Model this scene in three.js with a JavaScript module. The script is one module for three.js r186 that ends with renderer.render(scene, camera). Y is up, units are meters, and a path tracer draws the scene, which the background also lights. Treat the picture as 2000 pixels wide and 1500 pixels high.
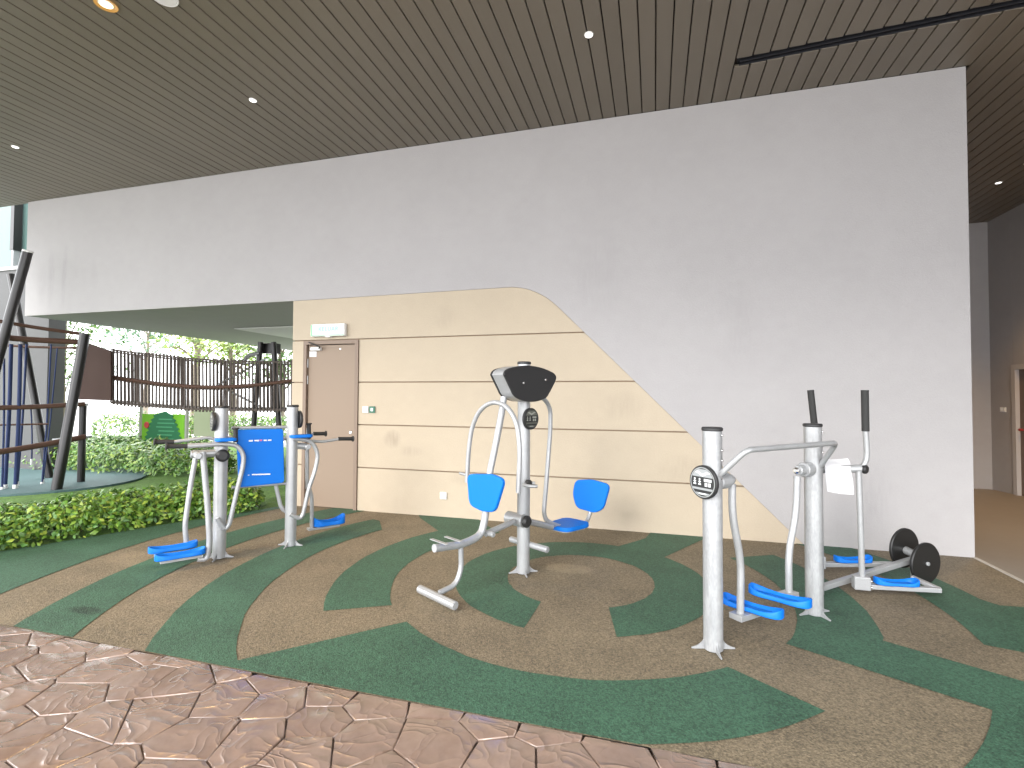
import * as THREE from 'three';
import { mergeGeometries, toCreasedNormals } from 'three/addons/utils/BufferGeometryUtils.js';
import { RoundedBoxGeometry } from 'three/addons/geometries/RoundedBoxGeometry.js';
import { RectAreaLightUniformsLib } from 'three/addons/lights/RectAreaLightUniformsLib.js';

// ------------------------------------------------------------------ camera
const scene = new THREE.Scene();
const V3 = (x, y, z) => new THREE.Vector3(x, y, z);
const CAM = { f: 978.44, yaw: 0.276997, pitch: 0.026046, roll: 0.005234, h: 1.5 };
const camera = new THREE.PerspectiveCamera(2 * Math.atan(750 / CAM.f) * 180 / Math.PI, 4 / 3, 0.05, 400);
camera.position.set(0, CAM.h, 0);
camera.rotation.set(CAM.pitch, CAM.yaw, CAM.roll, 'YXZ');
camera.updateMatrixWorld();

const renderer = new THREE.WebGLRenderer({ antialias: true });
renderer.toneMapping = THREE.LinearToneMapping;
renderer.toneMappingExposure = 5.6;
renderer.shadowMap.enabled = true;
RectAreaLightUniformsLib.init();

// ------------------------------------------------------------------ sky: bright even overcast
{
  const W = 64, Hh = 32, d = new Float32Array(W * Hh * 4);
  for (let j = 0; j < Hh; j++) for (let i = 0; i < W; i++) {
    const el = ((j + 0.5) / Hh - 0.5) * Math.PI, k = 4 * (j * W + i);
    const s = Math.max(0, Math.sin(el));
    const L = 1.02 + 0.2 * s;                       // overcast: brighter overhead
    d[k] = L * 0.985; d[k + 1] = L; d[k + 2] = L * 1.03; d[k + 3] = 1;
  }
  const t = new THREE.DataTexture(d, W, Hh, THREE.RGBAFormat, THREE.FloatType);
  t.mapping = THREE.EquirectangularReflectionMapping; t.magFilter = THREE.LinearFilter; t.minFilter = THREE.LinearFilter; t.needsUpdate = true;
  scene.background = t; scene.environment = t;
}
const sun = new THREE.DirectionalLight(new THREE.Color(1, 0.96, 0.9), 0.52);
sun.position.set(-11, 13, 23); sun.target.position.set(0, 0, -5);
sun.castShadow = true; sun.shadow.radius = 40;
Object.assign(sun.shadow.camera, { left: -26, right: 26, top: 26, bottom: -26, near: 1, far: 80 });
sun.shadow.mapSize.set(2048, 2048);
scene.add(sun, sun.target);

// ------------------------------------------------------------------ helpers: random, noise, textures
let seed = 12345;
const rnd = () => { seed = (seed * 1664525 + 1013904223) >>> 0; return seed / 4294967296; };
const rr = (a, b) => a + (b - a) * rnd();
function noiseGrid(n) { const g = new Float32Array(n * n); for (let i = 0; i < n * n; i++) g[i] = rnd(); return g; }
function sampler(n) {
  const g = noiseGrid(n);
  return (u, v) => {
    u = ((u % 1) + 1) % 1 * n; v = ((v % 1) + 1) % 1 * n;
    const i = Math.floor(u), j = Math.floor(v), a = u - i, b = v - j, s = a * a * (3 - 2 * a), t = b * b * (3 - 2 * b);
    const i1 = (i + 1) % n, j1 = (j + 1) % n, i0 = i % n, j0 = j % n;
    return (g[j0 * n + i0] * (1 - s) + g[j0 * n + i1] * s) * (1 - t) + (g[j1 * n + i0] * (1 - s) + g[j1 * n + i1] * s) * t;
  };
}
function tex(size, fn, srgb, metres) {      // fn(u,v) -> [r,g,b] in 0..1
  const d = new Uint8Array(size * size * 4);
  for (let j = 0; j < size; j++) for (let i = 0; i < size; i++) {
    const c = fn(i / size, j / size), k = 4 * (j * size + i);
    for (let q = 0; q < 3; q++) d[k + q] = Math.max(0, Math.min(255, Math.round(c[q] * 255)));
    d[k + 3] = 255;
  }
  const t = new THREE.DataTexture(d, size, size, THREE.RGBAFormat, THREE.UnsignedByteType);
  t.wrapS = t.wrapT = THREE.RepeatWrapping; t.magFilter = THREE.LinearFilter; t.minFilter = THREE.LinearMipmapLinearFilter; t.generateMipmaps = true;
  if (srgb) t.colorSpace = THREE.SRGBColorSpace;
  if (metres) t.repeat.set(1 / metres, 1 / metres);
  t.needsUpdate = true;
  return t;
}
const lin2s = x => x <= 0.0031308 ? 12.92 * x : 1.055 * Math.pow(x, 1 / 2.4) - 0.055;
function std(rgb, rough, o = {}) {
  const m = new THREE.MeshPhysicalMaterial({ roughness: rough, metalness: 0, side: THREE.DoubleSide, ...o });
  m.color.setRGB(...rgb); return m;
}
const n4 = sampler(4), n8 = sampler(8), n16 = sampler(16), n32 = sampler(32), n64 = sampler(64), n128 = sampler(128), n256 = sampler(256);

// ------------------------------------------------------------------ helpers: pixel rays of the 2000 x 1500 photograph
const RM = new THREE.Matrix4().makeRotationFromEuler(camera.rotation);
const EYE = V3(0, CAM.h, 0);
const ray = (x, y) => V3((x - 1000) / CAM.f, -(y - 750) / CAM.f, -1).applyMatrix4(RM);
const onY = (x, y, h = 0) => { const d = ray(x, y); return EYE.clone().addScaledVector(d, (h - CAM.h) / d.y); };
const onZ = (x, y, z) => { const d = ray(x, y); return EYE.clone().addScaledVector(d, z / d.z); };
const onPlane = (x, y, pt, n) => { const d = ray(x, y); return EYE.clone().addScaledVector(d, pt.clone().sub(EYE).dot(n) / d.dot(n)); };
const atDepth = (x, y, dep) => EYE.clone().addScaledVector(ray(x, y), dep);
const FWD = V3(0, 0, -1).applyMatrix4(RM);
const depthOf = p => p.clone().sub(EYE).dot(FWD);

// ------------------------------------------------------------------ helpers: objects
const used = {};
function numbered(n) { const k = used[n] = (used[n] ?? -1) + 1; return k ? n + '_' + String(k).padStart(3, '0') : n; }
function thing(name, label, category, base = V3(0, 0, 0), group) {
  const g = new THREE.Group(); g.name = numbered(name); g.position.copy(base); g.userData = { label, category };
  if (group) g.userData.group = group;
  scene.add(g); return g;
}
function structure(name, base = V3(0, 0, 0)) { const g = new THREE.Group(); g.name = numbered(name); g.position.copy(base); g.userData = { kind: 'structure' }; scene.add(g); return g; }
// a part whose geometry is given in world coordinates
function part(parent, name, geo, mat, label) {
  const off = V3(0, 0, 0); for (let o = parent; o && o !== scene; o = o.parent) off.add(o.position);
  if (Array.isArray(geo)) geo = mergeGeometries(geo.map(g => { const q = g.index ? g.toNonIndexed() : g; for (const k of Object.keys(q.attributes)) if (!['position', 'normal', 'uv'].includes(k)) q.deleteAttribute(k); return q; }));
  geo.translate(-off.x, -off.y, -off.z);
  const m = new THREE.Mesh(geo, mat); m.name = name; m.castShadow = m.receiveShadow = true;
  if (label) m.userData.label = label;
  parent.add(m); return m;
}
const UP = V3(0, 1, 0);
// sweep of a round section along a polyline with rounded corners, capped
function tube(pts, r, fillet = 0.05, seg = 12, r2 = r) {
  const P = [];
  pts.forEach((p, i) => {
    if (i === 0 || i === pts.length - 1 || fillet <= 0) { P.push(p.clone()); return; }
    const a = pts[i - 1].clone().sub(p), b = pts[i + 1].clone().sub(p);
    const c = Math.min(fillet, a.length() * 0.48, b.length() * 0.48);
    const A = p.clone().addScaledVector(a.normalize(), c), B = p.clone().addScaledVector(b.normalize(), c);
    for (let k = 0; k <= 6; k++) { const t = k / 6; P.push(A.clone().multiplyScalar((1 - t) ** 2).addScaledVector(p, 2 * t * (1 - t)).addScaledVector(B, t * t)); }
  });
  const N = P.length, pos = [], nor = [], uv = [], idx = [];
  const T = P.map((p, i) => P[Math.min(i + 1, N - 1)].clone().sub(P[Math.max(i - 1, 0)]).normalize());
  let U = Math.abs(T[0].y) < 0.9 ? V3(0, 1, 0) : V3(1, 0, 0); let L = 0;
  for (let i = 0; i < N; i++) {
    U.addScaledVector(T[i], -U.dot(T[i])).normalize(); const W = T[i].clone().cross(U); if (i) L += P[i].distanceTo(P[i - 1]);
    const R = r + (r2 - r) * i / (N - 1);
    for (let k = 0; k <= seg; k++) {
      const a = k / seg * Math.PI * 2, n = U.clone().multiplyScalar(Math.cos(a)).addScaledVector(W, Math.sin(a));
      pos.push(P[i].x + n.x * R, P[i].y + n.y * R, P[i].z + n.z * R); nor.push(n.x, n.y, n.z); uv.push(k / seg * 6.28 * r, L);
    }
  }
  for (let i = 0; i < N - 1; i++) for (let k = 0; k < seg; k++) { const a = i * (seg + 1) + k, b = a + seg + 1; idx.push(a, a + 1, b, b, a + 1, b + 1); }
  for (const e of [0, N - 1]) {
    const n = T[e].clone().multiplyScalar(e ? 1 : -1), s = pos.length / 3; pos.push(P[e].x, P[e].y, P[e].z); nor.push(n.x, n.y, n.z); uv.push(0, 0);
    for (let k = 0; k <= seg; k++) { const q = 3 * (e * (seg + 1) + k); pos.push(pos[q], pos[q + 1], pos[q + 2]); nor.push(n.x, n.y, n.z); uv.push(0, 0); }
    for (let k = 0; k < seg; k++) e ? idx.push(s, s + 1 + k, s + 2 + k) : idx.push(s, s + 2 + k, s + 1 + k);
  }
  const g = new THREE.BufferGeometry();
  g.setAttribute('position', new THREE.Float32BufferAttribute(pos, 3)); g.setAttribute('normal', new THREE.Float32BufferAttribute(nor, 3)); g.setAttribute('uv', new THREE.Float32BufferAttribute(uv, 2)); g.setIndex(idx);
  return g;
}
// turned cylinder from p to q with a small chamfer
function rod(p, q, r, ch = Math.min(0.006, r * 0.25), seg = 28) {
  const L = p.distanceTo(q), g0 = new THREE.LatheGeometry([[0, 0], [r - ch, 0], [r, ch], [r, L - ch], [r - ch, L], [0, L]].map(a => new THREE.Vector2(...a)), seg);
  const g = toCreasedNormals(g0, 0.6);
  g.applyQuaternion(new THREE.Quaternion().setFromUnitVectors(UP, q.clone().sub(p).normalize())); g.translate(p.x, p.y, p.z); return g;
}
function basisMatrix(o, x, y, z) { return new THREE.Matrix4().makeBasis(x, y, z).setPosition(o); }
// rounded bar of w (sideways) x h (up) between two points
function bar(p, q, w, h, rad = 0.006) {
  const x = q.clone().sub(p), L = x.length(); x.normalize(); const z = x.clone().cross(UP).normalize(), y = z.clone().cross(x);
  const g = new RoundedBoxGeometry(L, h, w, 2, rad); g.applyMatrix4(basisMatrix(p.clone().add(q).multiplyScalar(0.5), x, y, z)); return g;
}
function box(x0, x1, y0, y1, z0, z1) { const g = new THREE.BoxGeometry(x1 - x0, y1 - y0, z1 - z0); g.translate((x0 + x1) / 2, (y0 + y1) / 2, (z0 + z1) / 2); return g; }
function uvMetres(g) {   // box mapping in metres
  const p = g.attributes.position, n = g.attributes.normal, u = new Float32Array(p.count * 2);
  for (let i = 0; i < p.count; i++) {
    const ax = Math.abs(n.getX(i)), ay = Math.abs(n.getY(i)), az = Math.abs(n.getZ(i));
    if (ay >= ax && ay >= az) { u[2 * i] = p.getX(i); u[2 * i + 1] = p.getZ(i); } else if (ax >= az) { u[2 * i] = p.getZ(i); u[2 * i + 1] = p.getY(i); } else { u[2 * i] = p.getX(i); u[2 * i + 1] = p.getY(i); }
  }
  g.setAttribute('uv', new THREE.BufferAttribute(u, 2)); return g;
}
// rounded polygon -> Shape
function roundShape(pts, rad) {
  const s = new THREE.Shape(), n = pts.length;
  for (let i = 0; i < n; i++) {
    const p = new THREE.Vector2(...pts[i]), a = new THREE.Vector2(...pts[(i + n - 1) % n]).sub(p), b = new THREE.Vector2(...pts[(i + 1) % n]).sub(p);
    const c = Math.min(rad, a.length() * 0.45, b.length() * 0.45), A = p.clone().addScaledVector(a.normalize(), c), B = p.clone().addScaledVector(b.normalize(), c);
    if (i === 0) s.moveTo(A.x, A.y); else s.lineTo(A.x, A.y);
    s.quadraticCurveTo(p.x, p.y, B.x, B.y);
  }
  s.closePath(); return s;
}
// a padded or flat plate with the outline given by photograph pixels on a known plane
function plate(pix, pt, n, th, rad, bevel = 0.006) {
  n = n.clone().normalize(); const x = UP.clone().cross(n).normalize(), y = n.clone().cross(x);
  const q = pix.map(([u, v]) => { const d = onPlane(u, v, pt, n).sub(pt); return [d.dot(x), d.dot(y)]; });
  const g = new THREE.ExtrudeGeometry(roundShape(q, rad), { depth: Math.max(0.001, th - 2 * bevel), bevelEnabled: bevel > 0, bevelThickness: bevel, bevelSize: bevel, bevelSegments: 3, curveSegments: 8 });
  g.translate(0, 0, -th / 2 + bevel); g.applyMatrix4(basisMatrix(pt, x, y, n)); return g;
}
// foot tray with a raised rim: high at both ends, low in the waist; length along dir
function pedal(c, dir, L, W, hEnd = 0.055, hMid = 0.03) {
  const N = 48, pos = [], idx = [], ring = [];
  const out = (t, ins, y) => {
    const a = t * Math.PI * 2, ex = Math.sign(Math.cos(a)) * Math.pow(Math.abs(Math.cos(a)), 0.55), ez = Math.sign(Math.sin(a)) * Math.pow(Math.abs(Math.sin(a)), 0.7);
    const x = ex * (L / 2 - ins), waist = 1 - 0.16 * Math.exp(-Math.pow(x / (L * 0.2), 2)); return [x, y, ez * (W / 2 - ins) * waist];
  };
  const lev = t => { const x = Math.abs(Math.cos(t * Math.PI * 2)); return hMid + (hEnd - hMid) * Math.pow(x, 1.6); };
  const rows = [t => out(t, 0.012, 0), t => out(t, 0, 0.008), t => out(t, 0, lev(t) - 0.006), t => out(t, 0.005, lev(t)), t => out(t, 0.012, lev(t) - 0.006), t => out(t, 0.02, 0.014)];
  rows.forEach(f => { for (let i = 0; i < N; i++) pos.push(...f(i / N)); });
  for (let r = 0; r < rows.length - 1; r++) for (let i = 0; i < N; i++) { const a = r * N + i, b = r * N + (i + 1) % N, c2 = a + N, d = b + N; idx.push(a, c2, b, b, c2, d); }
  const c0 = pos.length / 3; pos.push(0, 0.014, 0, 0, 0, 0);
  for (let i = 0; i < N; i++) { idx.push(c0, (rows.length - 1) * N + (i + 1) % N, (rows.length - 1) * N + i); idx.push(c0 + 1, i, (i + 1) % N); }
  let g = new THREE.BufferGeometry(); g.setAttribute('position', new THREE.Float32BufferAttribute(pos, 3)); g.setIndex(idx); g.computeVertexNormals();
  g = toCreasedNormals(g, 0.7); g.setAttribute('uv', new THREE.BufferAttribute(new Float32Array(g.attributes.position.count * 2), 2));
  const x = dir.clone().normalize(), z = x.clone().cross(UP).normalize(); g.applyMatrix4(basisMatrix(c, x, z.clone().cross(x), z)); return g;
}
// triangular foot fins welded round a post
function fins(base, r, turn, len = 0.075, h = 0.07, n = 4) {
  const out = [];
  for (let k = 0; k < n; k++) {
    const s = new THREE.Shape(); s.moveTo(0, 0); s.lineTo(len, 0); s.lineTo(len, 0.008); s.quadraticCurveTo(0.012, 0.02, 0, h); s.closePath();
    const g = new THREE.ExtrudeGeometry(s, { depth: 0.008, bevelEnabled: false }); g.translate(r - 0.004, 0, -0.004); g.rotateY(turn + k * Math.PI * 2 / n); g.translate(base.x, base.y, base.z); out.push(g);
  }
  return out;
}

// ------------------------------------------------------------------ materials
const plasterTone = tex(1024, (u, v) => {
  const a = n4(u, v) * 0.3 + n8(u * 1, v * 1) * 0.25 + n32(u, v) * 0.2 + n128(u, v) * 0.12 + n256(u, v) * 0.13, k = 0.95 + (a - 0.5) * 0.07; return [k, k, k];
}, true, 4);
const plasterBump = tex(512, (u, v) => { const a = n64(u, v) * 0.3 + n128(u, v) * 0.3 + n256(u, v) * 0.4; return [a, a, a]; }, false, 0.8);
const M = {
  grey: std([0.405, 0.392, 0.395], 0.9, { map: plasterTone, bumpMap: plasterBump, bumpScale: 0.0015 }),
  tan: std([0.48, 0.408, 0.312], 0.9, { map: plasterTone, bumpMap: plasterBump, bumpScale: 0.0015 }),
  white: std([0.72, 0.72, 0.71], 0.6),
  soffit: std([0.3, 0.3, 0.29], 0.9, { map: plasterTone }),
  plank: std([0.155, 0.132, 0.102], 0.36),
  gap: std([0.035, 0.03, 0.025], 0.95),
  slot: std([0.012, 0.013, 0.018], 0.6),
  concrete: std([0.64, 0.625, 0.6], 0.85, { map: plasterTone }),
  steel: std([0.4, 0.41, 0.42], 0.36, { metalness: 0.28, clearcoat: 0.25, clearcoatRoughness: 0.3 }),
  galv: null,
  chrome: std([0.8, 0.8, 0.8], 0.15, { metalness: 1 }),
  blue: std([0.003, 0.145, 0.58], 0.5, { specularIntensity: 0.45 }),
  black: std([0.018, 0.018, 0.019], 0.5),
  rubber: std([0.022, 0.022, 0.022], 0.75),
  disc: std([0.012, 0.012, 0.012], 0.42),
  doorLeaf: std([0.24, 0.18, 0.132], 0.6),
  doorFrame: std([0.2, 0.145, 0.108], 0.55),
  pole: std([0.012, 0.011, 0.011], 0.32),
  log: std([0.085, 0.04, 0.025], 0.75),
  rope: std([0.02, 0.035, 0.11], 0.8),
  darkRope: std([0.1, 0.08, 0.07], 0.85),
  paper: std([0.62, 0.62, 0.64], 0.8),
  green: std([0.02, 0.2, 0.08], 0.5),
  glass: std([0.07, 0.12, 0.11], 0.2),
};
{ // mottled galvanised grey paint of the walker posts
  const t = tex(256, (u, v) => { const a = n16(u, v) * 0.5 + n64(u, v) * 0.3 + n128(u, v) * 0.2, k = 0.9 + (a - 0.5) * 0.22; return [k, k, k]; }, true, 0.5);
  M.steel.map = tex(256, (u, v) => { const a = n16(u, v) * 0.5 + n64(u, v) * 0.3 + n128(u, v) * 0.2, k = 0.93 + (a - 0.5) * 0.1; return [k, k, k]; }, true, 0.6);
  M.galv = std([0.4, 0.41, 0.42], 0.42, { metalness: 0.25, map: t, clearcoat: 0.15, clearcoatRoughness: 0.4 });
}
const granTex = (seedOff, contrast) => tex(1024, (u, v) => {
  const g = rnd(), s = n256(u * 2 + seedOff, v * 2 + 0.37), w = n8(u, v) * 0.5 + n4(u + seedOff, v) * 0.5;
  const k = 0.86 + (g - 0.5) * contrast + (s - 0.5) * contrast * 0.7 + (w - 0.5) * 0.05; return [k, k * (1 + (s - 0.5) * 0.06), k];
}, true, 1.6);
const granBump = tex(1024, (u, v) => { const a = n256(u, v) * 0.6 + n256(u * 2, v * 2 + 0.4) * 0.4; return [a, a, a]; }, false, 1.6);
// one broad plaster map per wall field: faint trowel clouds, run-off streaks and hand smudges
function fieldMap(w, h, x0, y0, sx, sy, marks) {
  const a = sampler(24), b = sampler(90), d = new Uint8Array(w * h * 4);
  for (let j = 0; j < h; j++) for (let i = 0; i < w; i++) {
    const x = x0 + (i + 0.5) / w * sx, y = y0 + (j + 0.5) / h * sy;
    let k = 0.955 + (a(x / 9, y / 9) - 0.5) * 0.014 + (b(x / 9, y / 7) - 0.5) * 0.012 + (rnd() - 0.5) * 0.016;
    for (const [mx, my, rx, ry, dep] of marks) { const q = ((x - mx + (b(x * 0.03, y * 0.03) - 0.5) * rx * 0.8) / rx) ** 2 + ((y - my) / ry) ** 2; if (q < 1) k -= dep * Math.pow(1 - q, 1.2) * (0.5 + b(x * 0.6, y * 0.11)); }
    const q = 4 * (j * w + i); d[q] = d[q + 1] = d[q + 2] = Math.max(0, Math.min(255, k * 255)); d[q + 3] = 255;
  }
  const t = new THREE.DataTexture(d, w, h, THREE.RGBAFormat, THREE.UnsignedByteType); t.magFilter = THREE.LinearFilter; t.minFilter = THREE.LinearMipmapLinearFilter; t.generateMipmaps = true; t.colorSpace = THREE.SRGBColorSpace;
  t.wrapS = t.wrapT = THREE.RepeatWrapping; t.repeat.set(1 / sx, 1 / sy); t.offset.set(-x0 / sx, -y0 / sy); t.needsUpdate = true; return t;
}
M.grey.map = fieldMap(2048, 768, -10.3, -0.1, 13.4, 5, [[-9.55, 3.4, 0.1, 0.55, 0.035], [-9.25, 3.45, 0.07, 0.6, 0.035], [-9.75, 3.3, 0.14, 0.4, 0.025], [-8.6, 3.4, 0.1, 0.3, 0.015], [-0.6, 2.9, 0.5, 0.6, 0.02], [0.9, 2.3, 0.4, 0.5, 0.018], [2.1, 0.5, 0.25, 0.4, 0.03]]);
M.tan.map = fieldMap(1024, 512, -4.9, -0.1, 6.6, 3, [[-3.3, 0.95, 0.16, 0.14, 0.07], [-3.0, 0.8, 0.2, 0.08, 0.04], [-2.2, 0.5, 0.3, 0.12, 0.035], [-2.6, 2.5, 0.25, 0.2, 0.025], [-0.4, 1.4, 0.3, 0.2, 0.03], [0.3, 0.7, 0.3, 0.2, 0.03]]);
// rubber granules over the whole floor with worn, dusty and damp patches
const floorMap = (() => {
  const w = 2048, h = 900, x0 = -6.6, y0 = 2.2, sx = 9.6, sy = 3.75, a = sampler(30), b = sampler(200), d = new Uint8Array(w * h * 4);
  const marks = [[-0.72, 4.4, 0.24, 0.14, 0.2], [-3.8, 2.58, 0.17, 0.06, -0.26], [-4.5, 3.55, 0.4, 0.25, 0.1], [-1.5, 3.5, 0.35, 0.25, 0.05], [-3.3, 3.0, 0.5, 0.25, 0.06], [0.6, 3.6, 0.35, 0.2, -0.06], [1.2, 4.15, 0.3, 0.2, -0.05], [-1.1, 4.0, 0.35, 0.25, -0.06], [1.7, 3.3, 0.5, 0.25, 0.04]];
  for (let j = 0; j < h; j++) for (let i = 0; i < w; i++) {
    const x = x0 + (i + 0.5) / w * sx, y = y0 + (j + 0.5) / h * sy;
    let k = 0.82 + (rnd() - 0.5) * 0.3 + (b(x * 0.6, y * 0.6) - 0.5) * 0.3 + (a(x / 6, y / 6) - 0.5) * 0.09, e = 0;
    for (const [mx, my, rx, ry, dep] of marks) { const q = ((x - mx) / rx) ** 2 + ((y - my) / ry) ** 2; if (q < 1.6) { const n = b(x * 0.16, y * 0.16) * 0.6 + b(x * 0.5, y * 0.5) * 0.4; const m = Math.max(0, 1 - q * (0.55 + 0.9 * n)); e += dep * Math.min(1, m * 1.6) * (0.45 + n); } }
    if (rnd() < 0.004 * (0.3 + (x < -2.4 ? 1.6 : 0.2))) e += 0.25;
    const q = 4 * (j * w + i), c = Math.max(0, Math.min(255, (k + e) * 255)); d[q] = c; d[q + 1] = c; d[q + 2] = c; d[q + 3] = 255;
  }
  const t = new THREE.DataTexture(d, w, h, THREE.RGBAFormat, THREE.UnsignedByteType); t.magFilter = THREE.LinearFilter; t.minFilter = THREE.LinearMipmapLinearFilter; t.generateMipmaps = true; t.colorSpace = THREE.SRGBColorSpace;
  t.wrapS = t.wrapT = THREE.RepeatWrapping; t.repeat.set(1 / sx, 1 / sy); t.offset.set(-x0 / sx, -y0 / sy); t.needsUpdate = true; return t;
})();
M.epdmBrown = std([0.25, 0.2, 0.13], 0.66, { map: floorMap, bumpMap: granBump, bumpScale: 0.003 });
M.epdmGreen = std([0.056, 0.145, 0.088], 0.66, { map: floorMap, bumpMap: granBump, bumpScale: 0.003 });
M.epdmTeal = std([0.09, 0.17, 0.17], 0.7, { map: granTex(0.3, 0.3) });

// ------------------------------------------------------------------ ground
const CEIL = 4.74, WALLZ = -5.81, EDGEZ = -2.27;
const flat = (pts, y) => { // polygon in x,z -> horizontal sheet, uv in metres
  const s = new THREE.Shape(pts.map(([x, z]) => new THREE.Vector2(x, -z))); const g = new THREE.ShapeGeometry(s, 12); g.rotateX(-Math.PI / 2); g.translate(0, y, 0); return g;
};
{
  const g = structure('ground'); const m = part(g, 'ground_sheet', flat([[-150, 150], [150, 150], [150, -150], [-150, -150]], -0.16), M.concrete);
}
{ // corridor floor falling gently to the back
  const g = structure('corridor_floor');
  const s = new THREE.BufferGeometry(); s.setAttribute('position', new THREE.Float32BufferAttribute([2.92, 0.004, EDGEZ, 6.2, 0.004, EDGEZ, 6.2, -0.002, -6, 2.92, -0.002, -6, 6.2, -0.12, -11.2, 2.92, -0.12, -11.2], 3));
  s.setAttribute('uv', new THREE.Float32BufferAttribute([2.92, 2.3, 6.2, 2.3, 6.2, 6, 2.92, 6, 6.2, 11, 2.92, 11], 2)); s.setIndex([0, 1, 3, 1, 2, 3, 3, 2, 5, 2, 4, 5]); s.computeVertexNormals();
  part(g, 'floor_sheet', s, std([0.24, 0.215, 0.185], 0.55, { map: plasterTone }));
  part(g, 'floor_edge', box(2.9, 2.935, -0.1, 0.006, WALLZ, EDGEZ), std([0.42, 0.4, 0.36], 0.7));
}
// rubber floor: brown sheet with green inlaid pieces
const HEDGE_EDGE = [[-6.45, EDGEZ], [-6.0, -3.3], [-5.69, -4.0], [-5.41, -4.66], [-5.16, -5.05], [-4.92, -5.66], [-4.83, -5.9]];
{
  const g = structure('rubber_floor');
  part(g, 'brown_sheet', flat([...HEDGE_EDGE, [2.9, -5.9], [2.9, EDGEZ]], 0), M.epdmBrown);
  const C = [-0.6, -4.2], pol = (r, a) => [C[0] + r * Math.cos(a * Math.PI / 180), C[1] + r * Math.sin(a * Math.PI / 180)];
  const arc = (r, a0, a1) => { const n = Math.max(4, Math.ceil(Math.abs(a1 - a0) / 4)), o = []; for (let i = 0; i <= n; i++) o.push(pol(r, a0 + (a1 - a0) * i / n)); return o; };
  const sector = (r0, r1, a0, a1) => [...arc(r0, a0, a1), ...arc(r1, a1, a0)];
  // polygon clip against the floor's outline (convex half planes: wall, paving edge, corridor edge, hedge line)
  const clip = (P, f) => { const o = []; P.forEach((p, i) => { const q = P[(i + 1) % P.length], a = f(p), b = f(q); if (a >= 0) o.push(p); if ((a >= 0) !== (b >= 0)) { const t = a / (a - b); o.push([p[0] + (q[0] - p[0]) * t, p[1] + (q[1] - p[1]) * t]); } }); return o; };
  let lift = 0;
  const piece = (P) => {
    P = P.map(([x, z]) => [x + rr(-0.004, 0.004), z + rr(-0.004, 0.004)]);
    P = clip(P, p => p[1] - (WALLZ - 0.05)); P = clip(P, p => EDGEZ - 0.004 - p[1]); P = clip(P, p => 2.898 - p[0]);
    if (P.length > 2) part(g, 'green_piece', flat(P, 0.002 + 0.0002 * (lift++)), M.epdmGreen);
  };
  // inner ring, open towards the viewer, tied to the second ring at the wall
  piece([...arc(0.6, 110, 300), ...arc(1.03, 300, 102), [-0.8, -3.67]]);
  piece([...arc(0.6, -60, 62), ...arc(1.03, 69, -60)]);
  piece([pol(1.03, -76), [-0.1, -5.56], [-0.02, -5.95], [0.66, -5.95], [0.47, -5.66], pol(1.03, -48), pol(0.95, -60)]);
  // second ring, left part with its tie to the wall
  piece([...arc(1.53, 142.5, 227), ...arc(2.0, 227, 144.5)]);
  piece([pol(1.99, 227), pol(1.99, 210), [-2.79, -5.68], [-2.95, -5.95], [-2.15, -5.95]]);
  // second ring, viewer's side, running into the third ring on the left
  piece([...arc(1.51, 49, 131), ...arc(2.6, 132, 105), ...arc(2.0, 99, 46)]);
  // second ring on the right with its radial arm
  piece([...arc(1.57, -36, 29), pol(2.48, 29), ...arc(2.48, 29.2, 60), ...arc(3.2, 60, 20), pol(2.63, 19), pol(2.03, 15.5), ...arc(2.04, 14, -34)]);
  // third ring: left, right
  piece([...arc(2.5, 131.5, 200), pol(2.85, 205), ...arc(2.98, 205, 131.5)]);
  piece([...arc(2.57, -40, 9.5), pol(2.75, 10), pol(3.7, 10.5), pol(3.7, -6), pol(3.03, -6), ...arc(2.98, -8, -40)]);
  piece(sector(3.45, 3.9, 140, 214));
  piece([...arc(4.42, 153, 201), ...HEDGE_EDGE.slice(0, 6).reverse()]);
}
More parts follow.
